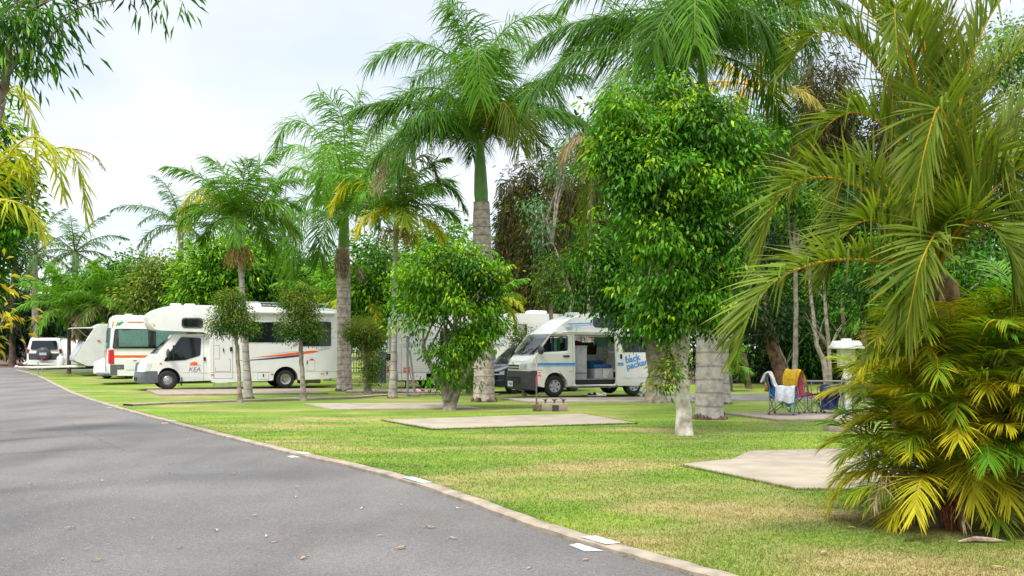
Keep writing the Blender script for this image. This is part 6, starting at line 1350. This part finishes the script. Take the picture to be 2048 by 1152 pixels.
# she-oaks (fine drooping foliage)
def sheoak(label, px, top, D, wid, seed, pal='she', n=14000, foot=None):
    b = Vector(((px - 1024) * D / F, D, T(D))); gy = 700 + (EYE - T(D)) * F / D; rd = random.Random(seed); bl = []; h = 640 - top
    for k in range(9):
        f = (k + .5) / 9; bl.append((px + rd.uniform(-.35, .35) * wid * (f + .2), top + 25 + h * f, wid * (.10 + .58 * f ** .8) * rd.uniform(.8, 1.15), h * .11 * rd.uniform(.9, 1.3)))
    return tree('she_oak', label, b, D, [[(foot or px, gy, 14), (px + 5, 560, 10), (px, top + 20, 3)]], bl, n, .36, pal, seed=seed, per=30, cr=.26, flat=1.4, width=.05, droop=1.0, bark=BARKD, limbn=24, limbr=.05, tipp=.35, out=.4)
for k, a in enumerate([('brown she-oak with the leftmost pointed top right of the central palm', 1020, 350, 52, 40), ('brown she-oak second from the left, with a double top', 1058, 325, 54, 48), ('tall brown she-oak behind the gum sapling', 1105, 320, 53, 55), ('dense brown she-oak behind the white motorhome', 1140, 350, 50, 55),
      ('brown she-oak partly hidden by the leafy tree crown', 1190, 330, 52, 60), ('lower rusty she-oak in front of the pointed ones', 1060, 440, 50, 55), ('lower she-oak above the open van roof', 1150, 480, 48, 55)]): sheoak(*a, seed=80 + k)
for k, a in enumerate([('tall grey she-oak against the sky left of the foreground palm', 1620, 95, 46, 60), ('tall she-oak between the upper fronds of the foreground palm', 1680, 120, 47, 60), ('she-oak behind the yellow hanging palm fronds', 1550, 220, 44, 60), ('she-oak at the right behind the foreground palm crown', 1780, 130, 45, 70), ('she-oak at the far right behind the palms', 1900, 180, 44, 80)]): sheoak(*a, seed=90 + k, n=14000)
# bare trunks on the forest edge
def trunkonly(label, D, pts, bark, twigs=8, seed=0):
    b = at(pts[0][0], pts[0][1], D); b.z = T(D); root = empty('forest_tree', b, 0, label, 'tree'); P = [at(x, y, D) - b for x, y, w in pts]; P[0].z = -.05
    mb = MB().tube([tuple(q) for q in catmull([tuple(q) for q in P], 4)], list(np.interp(np.linspace(0, len(pts) - 1, 4 * (len(pts) - 1) + 1), range(len(pts)), [w / 2 * D / F for _, _, w in pts])), 10, wob=.1, seed=seed); rd = random.Random(seed)
    for k in range(twigs):
        i = rd.randrange(1, len(P)); s = P[i]; e = s + Vector((rd.uniform(-1.2, 1.2), rd.uniform(-.8, .8), rd.uniform(.3, 1.4))); mb.tube([s, s.lerp(e, .5) + Vector((0, 0, .15)), e], [.03, .02, .006], 5)
    mb.build('trunk', bark, root, 60); cloud('crown', px_blobs([(pts[-1][0], pts[-1][1] - 20, 45, 45)], D, b), 1800, .2, 'deep', root, seed=seed, cr=.4)
RTR = mat('reddish_bark', (.24, .13, .09), .9, noise=(5, .4), bump=(10, 1), col2=(.08, .045, .03))
trunkonly('thick reddish-brown leaning trunk behind the blue camping chair', 40, [(1572, 772, 30), (1556, 730, 25), (1543, 690, 22), (1530, 620, 18), (1520, 500, 14)], RTR, seed=1)
trunkonly('thin pale stem leaning left between the reddish trunk and the pink chair', 40, [(1583, 765, 8), (1572, 730, 7), (1555, 690, 6), (1545, 650, 5)], BARK, seed=2)
trunkonly('slim pale curved trunk rising behind the yellow towel', 38, [(1655, 770, 13), (1648, 725, 11), (1634, 690, 9), (1628, 640, 8), (1620, 560, 6), (1622, 420, 5)], BARK, seed=3)
trunkonly('straight thin trunk behind the camp table', 38, [(1660, 770, 10), (1658, 700, 8), (1650, 600, 7), (1648, 450, 5)], BARK, seed=4)
trunkonly('dark leaning trunk just right of the slim grey palm', 38, [(1498, 762, 12), (1490, 720, 10), (1478, 690, 9), (1462, 620, 8)], BARKD, seed=5)
trunkonly('dark upright trunk on the mulch bed at the far left', 61, [(24, 733, 14), (25, 690, 12), (26, 600, 11), (30, 520, 9)], BARKD, seed=6)
trunkonly('thin leaning palm stem behind the four wheel drive', 61, [(62, 728, 4), (50, 690, 4), (35, 645, 3)], BARK, seed=7, twigs=2)
trunkonly('thin upright trunk right of the camp table', 37, [(1690, 768, 9), (1692, 700, 8), (1685, 600, 7), (1700, 450, 6)], BARKD, seed=8)
# far woods that read as one mass
def wood(label, rows, n, size, pal, seed, cr=.8):
    bl = []
    for (x, y, rx, ry, D) in rows: c = at(x, y, D); s = D / F; bl.append((c.x, c.y, c.z, rx * s, rx * s * .5, ry * s))
    o, _ = cloud('wood', bl, n, size, pal, None, seed=seed, cr=cr, per=24, shellmin=.3); tag(o, label, 'wood', kind='stuff')
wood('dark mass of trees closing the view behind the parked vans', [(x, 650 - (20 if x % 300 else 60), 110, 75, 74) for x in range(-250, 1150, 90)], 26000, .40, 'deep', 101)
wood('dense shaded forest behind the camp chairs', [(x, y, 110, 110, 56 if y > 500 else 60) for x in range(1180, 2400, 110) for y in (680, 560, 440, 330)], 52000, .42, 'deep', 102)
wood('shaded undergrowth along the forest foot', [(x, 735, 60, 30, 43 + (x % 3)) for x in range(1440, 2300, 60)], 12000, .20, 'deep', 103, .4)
# left foreground --------------------------------------------------------------------
b = Vector((-8.6, 16, 0)); D = 16
fr = rf(b, D, [
 [(-70, 400), (0, 370), (50, 330), (100, 300), (140, 300), (165, 360), (174, 440)],
 [(-70, 400), (-30, 250), (10, 185), (40, 175), (62, 230), (75, 300)],
 [(-70, 400), (0, 330, 15.4), (40, 285), (80, 275), (115, 320), (125, 390)],
 [(-70, 400), (-20, 330), (20, 300), (50, 320), (60, 380)],
 [(-70, 400), (-40, 200), (-20, 100), (10, 90)],
 [(-70, 400), (10, 400, 15), (60, 420), (90, 470)],
], .62, 'yellow', n=44, w=.016, droop=1.1, rad=.022, jit=.25, mixc=('fresh', .35))
fr += rf(b, D, [[(132, 297), (160, 300), (190, 312), (208, 335)]], .22, 'dry', n=14, w=.012, droop=.8, rad=.012)
palm('yellow_palm', 'yellowing palm fronds arching in from the left edge above the bright shrub', b, D, [(-80, 887, 30), (-76, 600, 26), (-70, 400, 24)], fr, seed=14)
b = Vector((-10.2, 17.5, 0)); D = 17.5
tree('leafy_shrub', 'dense green shrub tree at the left edge below the yellow palm fronds', b, D, [[(-140, 871, 30), (-100, 650, 22), (-60, 520, 14)]], [(5, 400, 50, 60), (-30, 470, 50, 60), (20, 350, 30, 30), (35, 440, 25, 30), (-60, 380, 60, 80), (-10, 250, 30, 30), (-50, 560, 40, 40)], 9000, .12, 'lush', seed=15, cr=.16)
b = Vector((-7.5, 14, 0)); tree('croton_shrub', 'orange and yellow leaved shrub showing at the left edge', b, 14, [[(-47, 914, 14), (-35, 700, 9)]], [(-22, 620, 30, 40), (-30, 560, 26, 30), (-35, 680, 30, 30)], 130, .15, 'orange', seed=16, cr=.2, per=10, width=.3)
b = Vector((-8.4, 13, 0)); D = 9.6
tr_ = tree('overhanging_tree', 'narrow-leaved tree leaning in at the upper left corner over the drive', b, D,
  [[(-700, 1000, 60), (-330, 700, 46), (-60, 300, 28), (5, 180, 18), (20, 90, 12), (60, 20, 8), (120, -60, 5)], [(5, 170, 8), (40, 110, 6), (80, 100, 4)], [(-60, 300, 10), (0, 240, 8), (10, 200, 6)], [(60, 20, 8), (200, -60, 6), (320, -20, 3)]],
  [(40, 60, 55, 50), (10, 20, 50, 50), (90, 40, 30, 30), (110, 5, 50, 25), (20, 130, 30, 30), (75, 110, 25, 25), (-60, 40, 80, 80), (330, -12, 35, 18), (290, -25, 30, 14), (-120, 150, 80, 80), (150, -50, 50, 25)],
  2100, .135, 'dark', seed=17, cr=.16, per=10, width=.17, droop=.9, tipp=.25, bark=BARK, limbn=12, limbr=.012, sv=.3)
# right foreground -------------------------------------------------------------------
b = Vector((3.55, 8.5, 0)); D = 8.5; C = (1872, 540, 8.5)
fr = rf(b, D, [
 [C, (1790, 526, 8.2), (1665, 520, 7.9), (1560, 556, 7.7), (1503, 620, 7.6), (1482, 690)],
 [C, (1780, 420, 8.7), (1690, 362, 8.6), (1605, 360, 8.5), (1548, 415, 8.4), (1525, 510)],
 [C, (1835, 350, 8.9), (1775, 258, 8.9), (1705, 225, 8.8), (1645, 262), (1605, 350)],
 [C, (1830, 270, 9.2), (1757, 140, 9.1), (1690, 72, 9), (1627, 70), (1578, 130)],
 [C, (1865, 250, 8.7), (1850, 90, 8.6), (1820, -20), (1770, -80)],
 [C, (1920, 210, 8.4), (1955, 85, 8.3), (2005, -5), (2070, -60)],
 [C, (1935, 443, 8), (1992, 375, 7.9), (2060, 325, 7.8), (2130, 340)],
 [C, (1893, 290, 8.2), (1878, 215, 8.0), (1850, 300, 7.9), (1830, 400), (1822, 440)],
 [C, (1800, 470, 8.3), (1740, 440, 8.1), (1690, 470), (1660, 540)],
 [C, (1850, 120, 8.9), (1760, 0, 8.9), (1700, -60)],
 [C, (1960, 200, 8.8), (2040, 100, 8.8), (2110, 80)],
 [C, (1915, 380, 8.2), (1960, 320, 8), (2000, 350, 7.9), (2020, 440)],
 [C, (1877, 464, 8), (1842, 525, 7.7), (1822, 610), (1812, 660)],
 [C, (1920, 452, 8), (1975, 448, 7.8), (2018, 505, 7.7), (2030, 580)],
 [C, (1960, 320, 9.2), (2040, 220, 9.3), (2120, 200)],
 [C, (1790, 400, 9.4), (1740, 330, 9.7), (1695, 340, 9.8), (1665, 420)],
 [C, (1810, 150, 9.2), (1745, 30, 9.2), (1680, -20), (1610, 0)],
 [C, (1900, 300, 9), (1900, 130, 9.2), (1890, 20)],
 [C, (1950, 360, 9), (2010, 300, 9), (2080, 330)],
 [C, (1840, 200, 8.6), (1800, 60, 8.3), (1790, 20, 8), (1795, 110, 7.8)],
], .60, 'olive', n=105, w=.0108, droop=.32, vee=.72, rad=.014, a0=62, a1=26, jit=.09, segs=5, brk=.13, start=.10, prof=(.6, 1, .5))
fg = palm('foreground_palm', 'large palm with long olive arching fronds and orange midribs at the right', b, D, [(1868, 1052, 42), (1884, 800, 36), (1890, 680, 36), (1884, 600, 40), (1874, 545, 40)], fr, seed=60, bark=palmbark('mossy_palm_bark', (.17, .15, .07), (.07, .06, .03), 1.8))
mb = MB(); mb.tube([tuple(at(x, y, 8.35) - b) for x, y in ((1898, 560), (1900, 620), (1896, 690))], [.07, .09, .05], 8, wob=.15); mb.tube([tuple(at(x, y, 8.3) - b) for x, y in ((1900, 690), (1925, 692), (1965, 706))], [.02, .022, .014], 6, wob=.2); mb.build('brown_sheath', mat('brown_sheath', (.34, .22, .09), .8, noise=(8, .4), col2=(.12, .06, .03)), fg)
# golden cane clump
b = G(1905, 1044); cg = empty('golden_cane_clump', b, 0, 'bushy clump of golden cane palm fronds with yellow tips at the lower right', 'palm clump')
rd = random.Random(9)
mb = MB()
for k in range(14):
    a = rd.uniform(0, 6.28); r0 = rd.uniform(.05, .45); x, y = r0 * math.cos(a), r0 * math.sin(a) * .8; mb.tube([(x * .8, y * .8, -.03), (x, y, .35), (x * 1.25, y * 1.2, rd.uniform(.7, 1.1))], [.034, .028, .02], 8)
mb.build('stem', mat('cane_stem', (.36, .30, .10), .6, noise=(12, .3), col2=(.16, .14, .05)), cg)
for k in range(146):
    a = k * 2.39996 + rd.uniform(-.3, .3); u = rd.random(); r0 = rd.uniform(.08, .42); z0 = rd.uniform(.05, .6) if u > .45 else rd.uniform(.5, .95)
    L = rd.uniform(.80, 1.12) * (1.15 if math.cos(a) > 0 else .95); e0 = R(rd.uniform(58, 86) - 25 * (u > .7)); bend = R(rd.uniform(60, 125))
    if k >= 84: a = R(rd.uniform(195, 335)); z0 = rd.uniform(.85, 1.3); r0 = rd.uniform(.2, .5); e0 = R(rd.uniform(62, 88)); L *= 1.08
    if k >= 126: a = R(rd.uniform(215, 320)); z0 = rd.uniform(.35, .95); r0 = rd.uniform(.42, .6); L = rd.uniform(.7, .95); e0 = R(rd.uniform(35, 70))
    fc = rd.choice(['cane', 'cane', 'cane', 'gold', 'fresh', 'olive'])
    if math.cos(a) < -.2 and math.sin(a) < .3: fc = rd.choice(['cane', 'gold'])
    put_frond(frond(arc_path(a, e0, e0 - bend, L, (r0 * math.cos(a) + .1, r0 * math.sin(a) * .8, z0), twist=rd.uniform(-.5, .5)), n=58, ll=.41, w=.0062, droop=.5, vee=.30, fc=fc, rad=.011, a0=62, a1=26, jit=.09, segs=4, seed=300 + k, start=.16), cg)
for k in range(6):                        # spent flower sprays
    a = rd.uniform(2.2, 5.6); p0 = (rd.uniform(-.1, .3), rd.uniform(-.3, 0), rd.uniform(1.1, 1.5))
    put_frond(frond(arc_path(a, R(30), R(-20), rd.uniform(.5, .8), p0), n=12, ll=.30, w=.006, droop=.3, vee=0, fc='gold', rad=.009, a0=60, a1=40, jit=.6, segs=3, seed=400 + k), cg, 'flower_spray')
mb = MB()
for k in range(70):
    a = rd.uniform(0, 6.28); q = Vector((-.16 + rd.uniform(-.05, .05), -.45, .17)); mb.tube([q + Vector((0, 0, .12)), q + Vector((.09 * math.cos(a), .07 * math.sin(a), 0)), q + Vector((.06 * math.cos(a), .05 * math.sin(a), -.17))], [.004, .005, .002], 4)
mb.build('dry_husk', mat('red_brown_husk', (.28, .08, .04), .9, noise=(20, .4)), cg)
for k in range(60):
    pass
ds = []
for k in range(16):
    a = rd.uniform(3.4, 6.2); ds.append(frond(arc_path(a, R(10), R(-60), rd.uniform(.45, .8), (rd.uniform(-.4, .5), rd.uniform(-.3, 0), rd.uniform(.25, .5))), n=22, ll=.24, w=.007, droop=1.4, fc='dry', rad=.007, jit=.4, seed=500 + k))
V, F_, CC = merge(ds); fast_mesh('dead_fronds', V, F_, CC, FROND, cg)
b2 = Vector((5.4, 9.6, 0)); cg2 = empty('palm_clump', b2, 0, 'fresh green palm fronds at the right edge behind the golden cane clump', 'palm clump')
for k in range(22):
    a = R(90) + k * 2.4; e0 = R(rd.uniform(45, 80)); put_frond(frond(arc_path(a, e0, e0 - R(rd.uniform(40, 85)), rd.uniform(1.6, 2.3), (.15 * math.cos(a), .15 * math.sin(a), rd.uniform(.3, 1.3)), twist=rd.uniform(-.3, .3)), n=40, ll=.5, w=.012, droop=.3, vee=.3, fc=rd.choice(['fresh', 'royal', 'royal']), rad=.013, segs=3, seed=600 + k), cg2)
MB().tube([(0, 0, -.05), (.03, 0, .8), (.0, .03, 1.6)], [.07, .05, .04], 8).build('stem', BARK, cg2)
b3 = Vector((3.35, 9.3, 0)); cg3 = empty('palm_clump', b3, 0, 'darker palm fronds in the middle behind the golden cane clump and before the lamp pedestal', 'palm clump')
for k in range(14):
    a = R(40) + k * 2.4; e0 = R(rd.uniform(55, 82)); put_frond(frond(arc_path(a, e0, e0 - R(rd.uniform(40, 80)), rd.uniform(.8, 1.3), (.3 + .1 * math.cos(a), .1 * math.sin(a), rd.uniform(.1, .9)), twist=rd.uniform(-.3, .3)), n=34, ll=.36, w=.010, droop=.35, vee=.3, fc=rd.choice(['cane', 'royal', 'fresh']), rad=.011, segs=3, seed=700 + k), cg3)
MB().tube([(.3, 0, -.05), (.3, 0, .5), (.33, .03, .9)], [.04, .03, .02], 8).build('stem', BARK, cg3)
p = G(1962, 1086); o = MB().tube([(-.18, 0, .01), (-.05, .01, .03), (.08, 0, .025), (.2, .02, .01)], [.006, .022, .018, .004], 6).build('fallen_sheath', mat('fallen_sheath', (.40, .30, .24), .8, noise=(15, .4), col2=(.12, .07, .05))); o.location = p; tag(o, 'fallen palm sheath lying on the dry grass in front of the golden cane clump', 'palm sheath')
# shade tree beside the drive, left of the viewpoint
b = Vector((-8.0, 3.6, 0)); root = empty('shade_tree', b, 0, 'broad tree beside the drive whose shade falls on the road in the lower left', 'tree')
o_, c_ = cloud('crown', [(1.2, 0, 6.0, 2.4, 2.6, 1.6), (.2, 2.2, 5.6, 1.8, 1.8, 1.3), (-.6, -1.6, 6.2, 2, 2, 1.4), (2.2, -2.2, 5.8, 1.8, 1.8, 1.2)], 9000, .17, 'dark', root, seed=18, cr=.3, per=18)
mb = MB().tube([(0, 0, -.05), (.1, .05, 1.5), (.2, 0, 3.2), (.7, 0, 5.2)], [.26, .2, .17, .1], 12, wob=.06); limbs(mb, c_, [Vector((.2, 0, 3.2)), Vector((.7, 0, 5))], 14, .06, 3); mb.build('trunk', BARK, root, 60)
